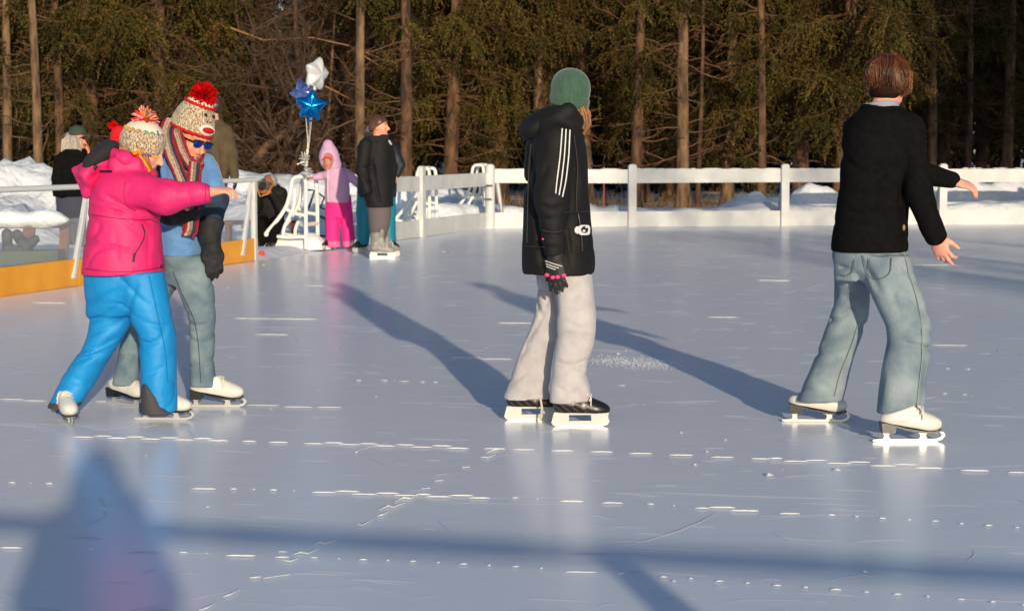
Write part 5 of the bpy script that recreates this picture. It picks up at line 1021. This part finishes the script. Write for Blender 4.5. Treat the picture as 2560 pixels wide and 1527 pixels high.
def brown_man():
    Y = 24.4; q = lambda x, y, d=0: P(x, y, Y+d); t = thing('person', 'tall onlooker in olive brown coat, mostly hidden behind the woman in the big knitted hat', 'person', (q(532, 620)[0], Y, .05), 'onlookers behind the left barrier')
    J = std_joints(q, (520, 268), ((546, 320), (502, 320)), ((525, 460), (535, 460)), ((520, 540), (533, 540)), ((520, 612), (530, 612)), ((561, 375), (495, 375)), ((570, 425), (500, 425)), .07, .05)
    S = Sdf(.012); hd = head_prims(S, q(519, 262), (-.8, -.5, -.1), (0, 0, 1), 1.0); limb_body(S, J, 1.0); S.build('body', M_SKIN, t, head_col(hd, SKIN))
    S = Sdf(.012); S.ell(q(521, 256), (.11, .1, .12), None, .02); S.noise(.006, (50, 50, 50), 2); S.build('hair', M_HAIR, t, lin(60, 44, 34))
    OB = mat('olive_brown_coat', lin(92, 76, 52), .9, lin(78, 64, 44), 8, .35, 20); S = Sdf(.012); S.loft(rows(Y, [(292, 508, 540, 0, .1), (308, 496, 556, 0, .17), (350, 488, 564, 0, .2), (400, 488, 562, 0, .21), (470, 490, 548, 0, .2)]), .03, n=2.2); S.chain([q(548, 318, -.04), q(562, 375, -.08), q(570, 428, -.12)], [.085, .08, .06], .03); S.chain([q(500, 318, .04), q(494, 375, .08), q(500, 428, .02)], [.085, .08, .06], .03)
    crease(S, Y, [(540, 330), (545, 400), (542, 450)], .02, .025, Y+.2); crease(S, Y, [(512, 300), (520, 460)], .012, .008, Y+.2); S.noise(.008, (12, 12, 14), 6); S.build('coat', OB, t)
    S = Sdf(.010); hand_prims(S, q(571, 428, -.12), (.1, -.1, -1), (-1, 0, 0), 1.1, (.3, .3, .3, .4), 1, 1.3); S.build('glove', M_BLACK, t)
    S = Sdf(.012); S.loft(rows(Y, [(440, 492, 545, 0, .16), (520, 498, 540, 0, .15), (612, 506, 536, 0, .12)]), .03); S.noise(.006, (14, 14, 10), 2); S.build('pants', mat('dark_pants', lin(40, 40, 46), .9), t)
    S = Sdf(.012); b = q(520, 614, 0); S.cone(b, b+(.05, -.15, -.02), .06, .05, .03); S.build('boot', M_BLACK, t)
brown_man()
def red_hat_person():
    Y = 20.6; q = lambda x, y, d=0: P(x, y, Y+d); t = thing('person', 'onlooker in a red pompom hat almost hidden behind the girl in pink', 'person', (q(290, 660)[0], Y, .08), 'onlookers behind the left barrier')
    J = std_joints(q, (292, 350), ((262, 405), (325, 405)), ((285, 520), (305, 520)), ((283, 590), (306, 590)), ((283, 650), (306, 650)), ((257, 455), (329, 455)), ((279, 498), (316, 498)), .1, .05)
    S = Sdf(.012); hd = head_prims(S, q(292, 352), (.9, -.4, 0), (0, 0, 1), .95); limb_body(S, J, .9); S.build('body', M_SKIN, t, head_col(hd, SKIN))
    RK = mat('red_knit', lin(222, 16, 28), .95, bump=.5, bscale=90); S = Sdf(.010); S.ell(q(291, 334), (.105, .10, .125), None, .02); S.cut(q(292, 352), (0, 0, -1)); S.noise(.003, (60, 60, 60), 2); hat = S.build('knit_hat', RK, t)
    pompom('pompom', q(275, 305), .05, M_YARN, hat, [lin(226, 14, 26), lin(200, 8, 20)], 160, .006)
    S = Sdf(.012); S.loft(rows(Y, [(382, 270, 318, 0, .1), (405, 252, 335, 0, .17), (520, 254, 330, 0, .18)]), .03); S.chain([q(258, 405), q(256, 455, -.1), q(280, 500, -.15)], [.075, .065, .05], .03); S.chain([q(328, 405), q(330, 455, -.1), q(316, 500, -.15)], [.075, .065, .05], .03); S.build('jacket', mat('charcoal_shell', lin(34, 34, 40), .7), t)
    S = Sdf(.012); S.loft(rows(Y, [(505, 260, 325, 0, .15), (570, 262, 324, 0, .13)]), .03); S.loft(rows(Y, [(560, 262, 294, 0, .1), (655, 266, 292, 0, .09)]), .03); S.loft(rows(Y, [(560, 296, 324, 0, .1), (655, 298, 322, 0, .09)]), .03); S.build('pants', mat('navy_pants', lin(30, 36, 56), .8), t)
    S = Sdf(.012)
    for x in (280, 308): b = q(x, 655); S.cone(b, b+(.1, -.06, -.01), .05, .045, .03)
    S.build('boots', M_BLACK, t)
red_hat_person()
def seated_photographer():
    Y = 26.2; q = lambda x, y, d=0: P(x, y, Y+d); t = thing('person', 'seated onlooker in black, bent over a black camera held in front of the face', 'person', (q(655, 600)[0], Y, .05), 'onlookers behind the left barrier')
    J = dict(head=q(652, 446, -.05), neck=q(660, 458, .02), chest=q(664, 490, .08), pelvis=q(662, 535, .2), shR=q(638, 470, 0), elR=q(622, 505, -.12), wrR=q(634, 462, -.3), shL=q(684, 470, .02), elL=q(684, 510, -.14), wrL=q(655, 466, -.3), hipR=q(645, 538, .1), knR=q(632, 545, -.3), anR=q(635, 592, -.35), hipL=q(672, 538, .1), knL=q(672, 545, -.32), anL=q(662, 592, -.38))
    S = Sdf(.011); hd = head_prims(S, q(652, 446, -.06), (-.4, -.85, -.3), (0, -.1, 1), .98); limb_body(S, J, .9); hand_prims(S, q(634, 462, -.32), (.5, -.5, .3), (.6, -.3, 0), .95); hand_prims(S, q(655, 468, -.32), (-.6, -.5, .1), (-.6, -.2, .2), .95); S.build('body', M_SKIN, t, head_col(hd, lin(150, 96, 76)))
    S = Sdf(.010); S.ell(q(657, 441, -.02), (.10, .10, .10), None, .02); S.noise(.008, (40, 40, 40), 3); S.cut(q(648, 448), unit((-.5, -.7, -.4))); S.build('hair', M_HAIR, t, lin(150, 145, 140))
    S = Sdf(.012); S.loft(rows(Y, [(446, 648, 676, .05, .1), (465, 626, 690, .04, .16), (500, 622, 692, .1, .2), (545, 628, 690, .15, .2)]), .03); S.chain([J['shR'], J['elR'], q(632, 470, -.27)], [.085, .075, .05], .03); S.chain([J['shL'], J['elL'], q(662, 472, -.28)], [.085, .075, .05], .03); S.noise(.007, (14, 14, 18), 6); S.build('jacket', M_BLKJ, t)
    S = Sdf(.012); S.chain([J['hipR'], J['knR'], q(636, 585, -.35)], [.1, .085, .065], .03); S.chain([J['hipL'], J['knL'], q(661, 585, -.38)], [.1, .085, .065], .03); S.noise(.006, (14, 14, 14), 2); S.build('pants', M_BLKF, t)
    S = Sdf(.012)
    for b in (q(634, 594, -.36), q(661, 594, -.4)): S.cone(b, b+(-.03, -.13, -.015), .05, .045, .03)
    S.build('boots', M_BLACK, t)
    c = q(641, 449, -.42); t2 = thing('camera', 'black camera with orange yellow strap held up by the seated onlooker', 'camera', c); mb = MB(); mb.box(c, (.15, .07, .10)); mb.box(c+(0, .0, .06), (.06, .06, .04), taper=.7); mb.build('camera_body', M_BLACK, t2); mb = MB(); mb.tube([c+(0, -.03, -.005), c+(0, -.13, -.01), c+(0, -.14, -.01)], [.042, .046, .038], 14); mb.build('lens', mat('lens_black', (.01, .01, .012), .2), t2, True)
    mb = MB(); mb.tube([c+(-.075, 0, .04), q(626, 462, -.42), q(632, 478, -.4), q(650, 472, -.44), q(660, 455, -.36), q(662, 448, -.2)], .019, 6, flat=.35); mb.tube([c+(.075, 0, .04), q(656, 440, -.38), q(660, 447, -.2)], .016, 6, flat=.4); mb.build('strap', mat('orange_strap', lin(232, 160, 30), .7), t2, True)
seated_photographer()
def shadow_photographer():
    x0, y0 = .0, -.42; t = thing('person', 'hooded photographer out of frame whose shadow falls on the ice', 'person', (x0, y0, 0)); w = lambda x, y, z: np.array((x0+x, y0+y, z))
    J = dict(pelvis=w(0, 0, .88), chest=w(0, 0, 1.18), neck=w(0, .02, 1.32), head=w(0, .06, 1.42), shR=w(.14, 0, 1.25), elR=w(.19, .10, 1.06), wrR=w(.07, .28, 1.30), shL=w(-.14, 0, 1.25), elL=w(-.19, .10, 1.06), wrL=w(-.07, .28, 1.30), hipR=w(.09, 0, .82), knR=w(.1, .02, .45), anR=w(.1, 0, .09), hipL=w(-.09, 0, .82), knL=w(-.1, .02, .45), anL=w(-.1, 0, .09))
    S = Sdf(.014); hd = head_prims(S, w(0, .05, 1.44), (0, 1, 0), (0, 0, 1), .95); limb_body(S, J, .9); hand_prims(S, J['wrR'], (-.3, .3, .8), (-.8, 0, 0), .9); hand_prims(S, J['wrL'], (.3, .3, .8), (.8, 0, 0), .9); S.build('body', M_SKIN, t, head_col(hd, SKIN))
    NV = mat('winter_coat', lin(40, 44, 60), .8, bump=.3); S = Sdf(.016); S.loft([(.6, x0, y0, .22, .18), (.9, x0, y0, .2, .17), (1.12, x0, y0, .19, .16), (1.26, x0, y0, .15, .13), (1.34, x0, y0, .1, .1)], .03); S.chain([J['shR'], J['elR'], J['wrR']], [.07, .06, .05], .03); S.chain([J['shL'], J['elL'], J['wrL']], [.08, .07, .05], .03); c = S.build('coat', NV, t); S = Sdf(.014); S.ell(w(0, 0, 1.43), (.105, .125, .135), None, .04); S.cone(w(0, 0, 1.3), w(0, -.02, 1.57), .13, .035, .05); S.ell(w(0, .14, 1.43), (.08, .09, .1), None, .03, -1); S.build('hood', NV, c)
    S = Sdf(.016); S.loft([(.05, x0+.1, y0, .08, .09), (.45, x0+.1, y0, .085, .09), (.85, x0+.08, y0, .1, .12)], .03); S.loft([(.05, x0-.1, y0, .08, .09), (.45, x0-.1, y0, .085, .09), (.85, x0-.08, y0, .1, .12)], .03); S.build('pants', M_BLACK, t)
shadow_photographer()
# ------------------------------------------------------------------ trees
BARK = mat('bark_tan', lin(140, 110, 80), .95, lin(74, 55, 41), 7, .9, 14, stretch=(1, 1, .3), bdist=.04); BARK_R = mat('bark_red_brown', lin(118, 84, 60), .95, lin(56, 40, 31), 7, .9, 14, stretch=(1, 1, .3), bdist=.04)
TWIG = mat('dead_twig', lin(122, 88, 62), .95, lin(86, 60, 44), 3, .3, 30); NEED = mat('needles', (0, 0, 0), .8, attr=True, spec=.15); BARE = mat('bare_branch', lin(98, 74, 56), .95, lin(70, 52, 40), 3, .3, 30)
def trunk_mesh(name, r, h, seed, m, lean=(0, 0), dead=(0, 0), z0=1.2):
    R = np.random.default_rng(seed); mb = MB(); zs = np.concatenate([[0, .12, .3, .7], np.arange(1.4, h, .9), [h]]); ph = R.uniform(0, 6, 2)
    pts = [(lean[0]*z+.05*math.sin(z*.5+ph[0])-.05*math.sin(ph[0]), lean[1]*z+.05*math.sin(z*.4+ph[1])-.05*math.sin(ph[1]), z-.1) for z in zs]; rr = [r*(1+.55*math.exp(-z/.22))*max(.08, 1-z/h*.93) for z in zs]
    n = 12; P_ = np.array(pts); V = []
    for i, p in enumerate(P_):
        for j in range(n): a = 6.283*j/n; k = rr[i]*(1+.10*math.sin(3*a+ph[0]+z0)+R.normal()*.035); V.append(p+(math.cos(a)*k, math.sin(a)*k, 0))
    mb.add(V, [(i*n+j, i*n+(j+1) % n, (i+1)*n+(j+1) % n, (i+1)*n+j) for i in range(len(P_)-1) for j in range(n)])
    body = mb.mesh(name, m, True)
    at_ = lambda z: np.array([np.interp(z, zs, P_[:, 0]), np.interp(z, zs, P_[:, 1]), z])
    return body, at_
def dead_branches(at_, r, n, zr, seed, L=(.5, 1.8), sub=3):
    R = np.random.default_rng(seed); mb = MB()
    for i in range(n):
        z = R.uniform(*zr); a = R.uniform(0, 6.283); l = R.uniform(*L); up = R.uniform(-.35, .45); o = at_(z); d = np.array((math.cos(a), math.sin(a), up)); pts = [o]; 
        for s in range(5): pts.append(pts[-1]+d*l/5); d = unit(d+R.normal(size=3)*.22+(0, 0, .05))
        mb.tube(pts, np.linspace(.010+.006*l, .004, 6), 4, cap=False)
        for k in range(int(sub*l)+1):
            b = pts[R.integers(2, 6)]; e = unit(d+R.normal(size=3)*.7); l2 = l*R.uniform(.12, .4); mb.tube([b, b+e*l2*.5, b+e*l2+R.normal(size=3)*.05], [.007, .005, .003], 3, cap=False)
    return mb
def spruce_crown(at_, h, zr, Lmax, seed, dens=1.0, dead_low=False, tint=(0, 0, 0)):
    R = np.random.default_rng(seed); mb = MB(); st = []; 
    z = zr[0]
    while z < zr[1]:
        nb = R.integers(4, 8)
        for b in range(nb):
            zz = z+R.uniform(-.15, .15); a = R.uniform(0, 6.283); prof = min(1, .55+(zz-zr[0])*.14)*np.clip((h-zz)/(h*.62), .08, 1); L = Lmax*prof*R.uniform(.65, 1.1); o = at_(zz); up = R.uniform(-.12, .12); hd = np.array((math.cos(a), math.sin(a), 0)); pts = []; sag = R.uniform(.28, .5)
            for s in np.linspace(0, 1, 8): pts.append(o+hd*L*s+np.array((0, 0, L*(up*s-sag*s*s+.22*s**4)))+R.normal(size=3)*.02)
            pts = np.array(pts); mb.tube(pts, np.linspace(.012+.008*L, .005, 8), 4, cap=False, mi=0)
            side = np.array((-hd[1], hd[0], 0)); bt = R.uniform(.3, 1.25); nl = int(L/.055*dens)
            for k in range(nl):
                s = R.uniform(.18, 1.0)**.8; i = min(6, int(s*7)); p = pts[i]+(pts[i+1]-pts[i])*(s*7-i); sg = R.choice((-1, 1)); l = (.26+.45*(1-s)+.22*R.random())*min(1, L/1.6+.3)
                st.append((bt, p, unit(side*sg*R.uniform(.2, 1)+hd*R.uniform(.1, .7)+np.array((0, 0, -R.uniform(.1, .9)))), l, R.uniform(.5, 1.5)))
        z += R.uniform(.42, .85)
    Vq = []; Cq = []
    for bt, p, d, l, g in st:
        n = max(5, int(l/.0155)); t = np.linspace(0, 1, n); q = p+np.outer(t*l, d); q[:, 2] -= g*.32*l*t*t*1.6; q = q+R.normal(size=(n, 3))*.008
        tang = np.tile(d, (n, 1)); tang[:, 2] -= g*t*1.0; tang /= np.linalg.norm(tang, axis=1, keepdims=True)
        e = tang*.75+R.normal(size=(n, 3))*.42; e[:, 2] -= .12; e /= np.linalg.norm(e, axis=1, keepdims=True); w = np.cross(e, R.normal(size=(n, 3))); w /= np.linalg.norm(w, axis=1, keepdims=True)+1e-9
        ln = R.uniform(.045, .085, (n, 1)); wd = R.uniform(.009, .016, (n, 1)); Vq.append(np.stack([q, q+e*ln*.5+w*wd, q+e*ln, q+e*ln*.5-w*wd], 1))
        base = np.array(lin(82, 71, 31))*bt*R.uniform(.7, 1.25); base = base*(1+np.array(tint)); br = R.random() < .10; c = np.array(lin(104, 76, 44)) if br else base
        Cq.append(np.clip(np.tile(c, (n, 1))*R.uniform(.75, 1.25, (n, 1)), 0, 1))
    Vq = np.concatenate(Vq); Cq = np.concatenate(Cq); nq = len(Vq); bv = np.concatenate(mb.v); nb = len(bv)
    tri = []
    bf = np.array(mb.f, np.int64); qf = nb+np.arange(nq*4).reshape(-1, 4)
    V = np.concatenate([bv, Vq.reshape(-1, 3)]); C = np.concatenate([np.tile(np.array(lin(98, 72, 50)), (nb, 1)), np.repeat(Cq, 4, 0)])
    return raw_mesh('spruce_foliage', V, np.concatenate([bf, qf]), NEED, False, C)
def join_mesh(name, parts, mats):
    V = []; Fl = []; C = []; mi = []; n = 0
    for me, k in parts:
        co = np.empty(len(me.vertices)*3, np.float32); me.vertices.foreach_get('co', co); V.append(co.reshape(-1, 3)); c = np.empty(len(me.vertices)*4, np.float32); me.color_attributes['Col'].data.foreach_get('color', c); C.append(c.reshape(-1, 4)[:, :3]); li = np.empty(len(me.loops), np.int32); me.loops.foreach_get('vertex_index', li); Fl.append(li.reshape(-1, 4)+n); mi.append(np.full(len(li)//4, k)); n += len(co)//3
    return raw_mesh(name, np.concatenate(V), np.concatenate(Fl), mats, False, np.concatenate(C), np.concatenate(mi))
def tree_obj(name, label, pos, trunk, crown, yaw, s=1.0, dead=None, group=None, cname='crown', cat='tree'):
    t = thing(name, label, cat, pos, group); t.rotation_euler = (math.radians(1.2*math.sin(yaw*3.1+1)), math.radians(1.6*math.sin(yaw*5.7)), yaw); t.scale = (s, s, s)
    o = bpy.data.objects.new('trunk', trunk); link(o); o.parent = t
    crown = crown if crown is not None else dead
    if crown is not None: o = bpy.data.objects.new(cname, crown); link(o); o.parent = t
    return t
def gx(px, Y): return (px*K-1280)/F*Y
# standing trunks along the edge of the wood (pixel at the base, distance, trunk width in pixels, lean)
LT = [(22, 38.8, 24, -.008, BARK, 'pale straight trunk at the far left edge of the wood'), (97, 38.4, 25, -.028, BARK, 'pale leaning trunk, second from the left behind the snow bank'), (150, 40.2, 24, .0, BARK_R, 'reddish trunk above the grey haired onlooker in the green cap'),
      (482, 44, 22, .0, BARK, 'pale trunk half hidden by drooping boughs above the red pompom'), (588, 44, 21, -.002, BARK_R, 'brown straight trunk just right of the olive coat onlooker'), (880, 38.8, 27, -.004, BARK, 'pale banded trunk between the balloons and the man in the black coat'), (984, 39.6, 33, -.01, BARK_R, 'stout brown trunk right behind the man in the black coat'),
      (1308, 42, 25, .0, BARK, 'tan trunk rising left of the green beanie'), (1543, 40.6, 28, .0, BARK_R, 'reddish trunk behind the first fence post right of the green beanie'), (1662, 40.2, 32, -.001, BARK, 'thick pale trunk at the middle of the far fence'), (1694, 40.9, 13, .0, BARK_R, 'thin orange brown trunk close beside the thick pale one'),
      (1848, 40.4, 22, -.005, BARK_R, 'slim brown trunk left of the second far fence post'), (2262, 46, 22, -.012, BARK, 'greyish trunk in the shade right of the brown haired skater'), (2345, 49, 20, .0, BARK_R, 'dark red brown trunk in the shade at the right'), (742, 43, 11, .02, BARK, 'thin pale stem below the balloons'), (790, 42.5, 10, .05, BARK, 'thin slanting stem right of the balloons'), (655, 44, 16, .0, BARK_R, 'brown trunk between the olive coat onlooker and the balloons')]
for i, (px, Y, w, lean, m, lab) in enumerate(LT):
    r = w*K*Y/F/2; x = gx(px, Y); h = 15 if w > 15 else 9; me, at_ = trunk_mesh('trunk', r, h, 100+i, m, (lean, 0)); db = dead_branches(at_, r, 34 if w > 15 else 12, (1.0, 6.5), 200+i, (.25, 1.25), 5); dm = db.mesh('dead_branches', TWIG)
    cr = spruce_crown(at_, h, ((2.7, 4.4, 3.3, 3.0)[i % 4], h-.3), 1.25, 300+i, .8) if w > 15 else None
    cr = join_mesh('crown', [(cr, 0), (dm, 1)], [NEED, TWIG]) if cr else None
    tree_obj('bare_trunk_spruce' if w > 15 else 'young_tree', lab, (x, Y, float(height(np.array(x), np.array(Y)))), me, cr, 0, 1, dm, 'trunks along the edge of the wood')
# full spruces behind them: five shared variants
VAR = []
for k in range(5):
    r_, h = (.17, .15, .19, .14, .16)[k], (14, 12.5, 15, 11, 13)[k]; me, at_ = trunk_mesh('trunk', r_, h, 400+k, (BARK_R, BARK)[k % 2], (0, 0)); dm = dead_branches(at_, r_, 30, (.8, 3.4), 500+k, (.4, 1.5), 5).mesh('dead_branches', TWIG)
    VAR.append((me, join_mesh('crown', [(spruce_crown(at_, h, ((1.6, 2.2, 2.5, 1.2, 1.9)[k], h-.2), (2.9, 2.6, 3.1, 2.4, 2.8)[k], 600+k, (1.0, .95, 1.05, .9, 1)[k]), 0), (dm, 1)], [NEED, TWIG]), None))
SP = [(225, 41.6, 0, 'leafy drooping spruce between the leaning pale trunk and the red pompom'), (400, 41, 2, 'large drooping spruce above the girl in pink'), (520, 42.5, 1, 'spruce behind the woman in the big knitted hat'), (60, 47, 4, 'spruce behind the two pale trunks at the far left'), (-90, 44, 2, 'spruce cut by the left edge of the photo'),
      (1090, 42, 0, 'spruce right of the man in the black coat'), (1215, 43, 2, 'tall spruce left of the green beanie'), (1425, 43.2, 1, 'spruce behind the green beanie'), (1560, 45.2, 4, 'spruce behind the reddish trunk right of the green beanie'), (1620, 46, 0, 'spruce behind the thick pale trunk'), (1765, 43.6, 3, 'spruce between the thick pale trunk and the slim brown one'), (1945, 43, 2, 'spruce behind the second far fence post'),
      (2040, 42, 4, 'broad hanging spruce left of the brown haired skater'), (1130, 49, 3, 'darker spruce deeper in the wood left of the green beanie'), (960, 48, 4, 'spruce in the gap behind the stout brown trunk'), (300, 49, 4, 'deeper spruce over the girl in pink'), (640, 50, 1, 'dim spruce behind the bare tangle'), (800, 50, 3, 'dim spruce behind the balloons'), (2150, 49.5, 0, 'dark spruce directly behind the brown haired skater'), (2290, 53, 2, 'shaded spruce right of the brown haired skater'), (2440, 52, 1, 'shaded spruce at the right edge of the photo'), (2380, 57, 4, 'very dark spruce deep in the right side of the wood')]
for i, (px, Y, k, lab) in enumerate(SP):
    x = gx(px, Y); me, cr, dm = VAR[k]; tree_obj('spruce_tree', lab, (x, Y, float(height(np.array(x), np.array(Y)))-.05), me, cr, i*1.7, rng.uniform(.98, 1.15), dm, 'spruces of the dark wood')
for i, (x, Y, k) in enumerate([(14.3, 30.6, 2), (16.5, 31.4, 0), (15.2, 28.4, 2), (18.6, 30, 2), (15.9, 25.5, 0), (17.8, 27, 4), (20.5, 29, 2), (14.9, 33.4, 4), (18, 33.5, 0), (20.8, 32, 1), (14.2, 36.8, 3), (17, 37, 2)]):  # spruces added out of view to block sun from the right-hand wood
    me, cr, dm = VAR[k]; tree_obj('spruce_tree', 'unseen spruce added right of the view to keep sun off the wood', (x, Y, .05), me, cr, i*2.3, 1.15, None, 'unseen spruces added to shade the wood')
me, at_ = trunk_mesh('trunk', .15, 10.5, 901, BARK, (0, 0)); pc_ = spruce_crown(at_, 12, (4.1, 9.6), 1.75, 902, .6)
for i, (x, Y) in enumerate([(10.3, -5.0), (12.1, -6.4), (13.8, -4.6)]):
    tree_obj('pine_tree', 'high crowned pine behind the camera, shading the right part of the ice', (x, Y, .05), me, pc_, i*1.3, (1.0, .97, 1.02)[i], None, 'pines on the near side of the rink')
# leafless tangle above the balloons
def bare_tree(label, pos, seed, n0, h, lean=(0, 0)):
    R = np.random.default_rng(seed); tm = MB(); cm = MB(); cnt = [0]
    def grow(mb, p, d, l, r, lev):
        cnt[0] += 1
        if cnt[0] > 5200: return
        k = 5 if lev < 2 else 4; pts = [np.array(p)]
        for s in range(k): pts.append(pts[-1]+d*l/k); d = unit(d+R.normal(size=3)*(.10 if lev == 0 else .20)+np.array((0, 0, .03 if lev < 2 else -.02)))
        mb.tube(pts, np.linspace(r, r*.55, k+1), 7 if lev == 0 else (4 if lev < 3 else 3), cap=False)
        if lev < 4:
            for c in range((9, 8, 6, 4)[lev]):
                s = R.uniform(.2 if lev else .12, 1); i = min(k-1, int(s*k)); b = pts[i]+(pts[i+1]-pts[i])*(s*k-i); e = unit(d*.5+R.normal(size=3)*.75+np.array((0, 0, .15))); grow(cm, b, e, l*R.uniform(.34, .62), r*(.42 if lev < 2 else .5), lev+1)
    for i in range(n0):
        a = R.uniform(0, 6.28); grow(tm, (R.normal()*.12, R.normal()*.12, -.1), unit((lean[0]+.28*math.cos(a), lean[1]+.28*math.sin(a), 1)), h*R.uniform(.7, 1), .075, 0)
    t = thing('bare_tree', label, 'tree', pos, 'leafless trees at the edge of the wood'); tm.build_local = None
    for n, mb in (('trunk', tm), ('crown', cm)): o = bpy.data.objects.new(n, mb.mesh(n, BARE, lev_s if False else True)); link(o); o.parent = t
bare_tree('leafless many stemmed tree left of the balloons', (gx(672, 40.5), 40.5, .2), 5, 4, 4.6, (.15, 0)); bare_tree('leafless thicket of twigs behind the balloons', (gx(775, 42.5), 42.5, .1), 6, 3, 5.0, (-.05, 0)); bare_tree('small leafless tree left of the man in the black coat', (gx(835, 43.5), 43.5, .1), 9, 2, 4.2, (0, 0)); bare_tree('leafless tree behind the olive coat onlooker', (gx(560, 42.0), 42.0, .2), 12, 3, 4.8, (.02, 0))
mb = MB(); p0 = np.array((gx(600, 40), 40, .2)); p3 = lambda x, y, Y=40: P(x, y, Y)
t = thing('fallen_trunk', 'brown trunk leaning at a slant left of the balloons', 'tree', p0); mb.tube([p3(618, 395), p3(650, 352), p3(700, 318), p3(742, 285)], [.11, .10, .08, .06], 9); mb.build('trunk', BARK_R, t, True)
mb = MB()
for a in ([(560, 68), (640, 98), (760, 92), (850, 112), (905, 135), (965, 155)], [(850, 112), (890, 140), (930, 165)], [(790, 210), (840, 235), (890, 262)]): mb.tube([p3(x, y, 39.7+.2*rng.random()) for x, y in a], np.linspace(.022, .010, len(a)), 5)
o = mb.build('bough', mat('pale_bough', lin(150, 104, 70), .95), None, True, p3(700, 95, 39.8)); tag(o, 'long pale dead bough arching above the balloons', 'branch')  # bough in a paler tan than the other bare branches
# orange stake and dry weeds
t = thing('marker_stake', 'thin orange marker stake in the snow behind the far fence', 'stake', (gx(1466, 39.5), 39.5, .1)); mb = MB(); mb.tube([(gx(1466, 39.5), 39.5, .05), (gx(1466, 39.5)+.01, 39.5, .6), (gx(1467, 39.5), 39.5, 1.0)], .012, 6); mb.build('rod', mat('orange_rod', lin(200, 90, 40), .6), t, True)
V = []; Fq = []; C = []
for i in range(700):
    x = rng.uniform(-2, 5.0) if rng.random() < .85 else rng.uniform(-14, 12); y = 39.2+rng.random()*4; z = float(height(np.array(x), np.array(y))); hh = rng.uniform(.08, .4); e = np.array((rng.normal()*.15, rng.normal()*.15, hh)); w = .006; n = len(V); V += [(x-w, y, z-.02), (x+w, y, z-.02), (x+e[0]+w*.3, y+e[1], z+hh), (x+e[0]-w*.3, y+e[1], z+hh)]; Fq.append((n, n+1, n+2, n+3)); C += [np.array(lin(140, 112, 78))*rng.uniform(.5, 1.1)]*4
o = mk('dry_weeds', V, Fq, mat('weed_straw', (0, 0, 0), .9, attr=True), None, False, np.array(C)); tag(o, 'dry brown weeds poking through the snow under the trees', 'weeds', kind='stuff')
# far wood: one mass behind, shade of the front trees put into its darker colour
def far_wood():
    R = np.random.default_rng(77); mb = MB(); Vq = []; Cq = []
    for i in range(190):
        Y = R.uniform(54, 92); x = R.uniform(-.33, .36)*Y; h = R.uniform(11, 17); r = R.uniform(.09, .17); mb.tube([(x, Y, -.1), (x+R.normal()*.1, Y, h*.5), (x+R.normal()*.2, Y, h)], [r, r*.6, .03], 6, lin(74, 54, 42), cap=False)
        n = 900; z = R.uniform(1.8 if R.random() < .7 else .8, h, n); rad = np.clip((h-z)/h, .05, 1)*2.9*np.sqrt(R.random(n)); a = R.uniform(0, 6.28, n); c = np.stack([x+rad*np.cos(a), Y+rad*np.sin(a), z-.3*rad], 1); d = np.stack([np.cos(a)*.5, np.sin(a)*.5, -R.uniform(.3, 1.2, n)], 1)+R.normal(size=(n, 3))*.25; d /= np.linalg.norm(d, axis=1, keepdims=True); w = np.cross(d, R.normal(size=(n, 3))); w /= np.linalg.norm(w, axis=1, keepdims=True)
        L = R.uniform(.25, .55, (n, 1)); W = R.uniform(.05, .11, (n, 1)); Vq.append(np.stack([c, c+d*L*.5+w*W, c+d*L, c+d*L*.5-w*W], 1)); Cq.append(np.array(lin(42, 40, 22))*R.uniform(.4, 1.1, (n, 1)))
    bv = np.concatenate(mb.v); Vq = np.concatenate(Vq); nb = len(bv); qf = nb+np.arange(len(Vq)*4).reshape(-1, 4); C = np.concatenate([np.concatenate(mb.c), np.repeat(np.concatenate(Cq), 4, 0)])
    o = mk('far_wood', np.concatenate([bv, Vq.reshape(-1, 3)]), np.concatenate([np.array(mb.f), qf]), NEED, None, False, C); tag(o, 'dark mass of the far wood behind the front trees', 'wood', kind='stuff')
far_wood()
# ------------------------------------------------------------------ camera, sun, sky
cam = bpy.data.cameras.new('camera'); co = bpy.data.objects.new('camera', cam); link(co); co.location = (0, 0, CH); co.rotation_euler = (math.pi/2-PITCH, 0, 0)
cam.sensor_width = 36; cam.lens = 36*F/2560; cam.clip_end = 3000; cam.clip_start = .05; cam.dof.use_dof = True; cam.dof.focus_distance = 9.6; cam.dof.aperture_fstop = 7.0; sc.camera = co
sun = bpy.data.lights.new('sun', 'SUN'); sun.energy = 3.75; sun.angle = math.radians(.7); sun.color = (1, .85, .62); so = bpy.data.objects.new('sun', sun); link(so)
ld = Vector((-math.sin(SUN_AZ)*math.cos(SUN_EL), math.cos(SUN_AZ)*math.cos(SUN_EL), -math.sin(SUN_EL))); so.rotation_euler = ld.to_track_quat('-Z', 'Y').to_euler(); so.location = (2, -6, 8)
w = bpy.data.worlds.new('World'); sc.world = w; w.use_nodes = True; nt = w.node_tree; sky = nt.nodes.new('ShaderNodeTexSky'); sky.sky_type = 'NISHITA'; sky.sun_disc = False; sky.sun_elevation = SUN_EL; sky.sun_rotation = math.pi-SUN_AZ; sky.air_density = 1.0; sky.dust_density = .6; sky.ozone_density = 2.4
nt.links.new(sky.outputs['Color'], nt.nodes['Background'].inputs['Color']); nt.nodes['Background'].inputs['Strength'].default_value = .15
sc.view_settings.view_transform = 'Standard'; sc.view_settings.look = 'None'; sc.view_settings.exposure = 0.0; sc.view_settings.gamma = 1
sc.cycles.use_denoising = True; sc.cycles.max_bounces = 6; sc.cycles.sample_clamp_indirect = 6
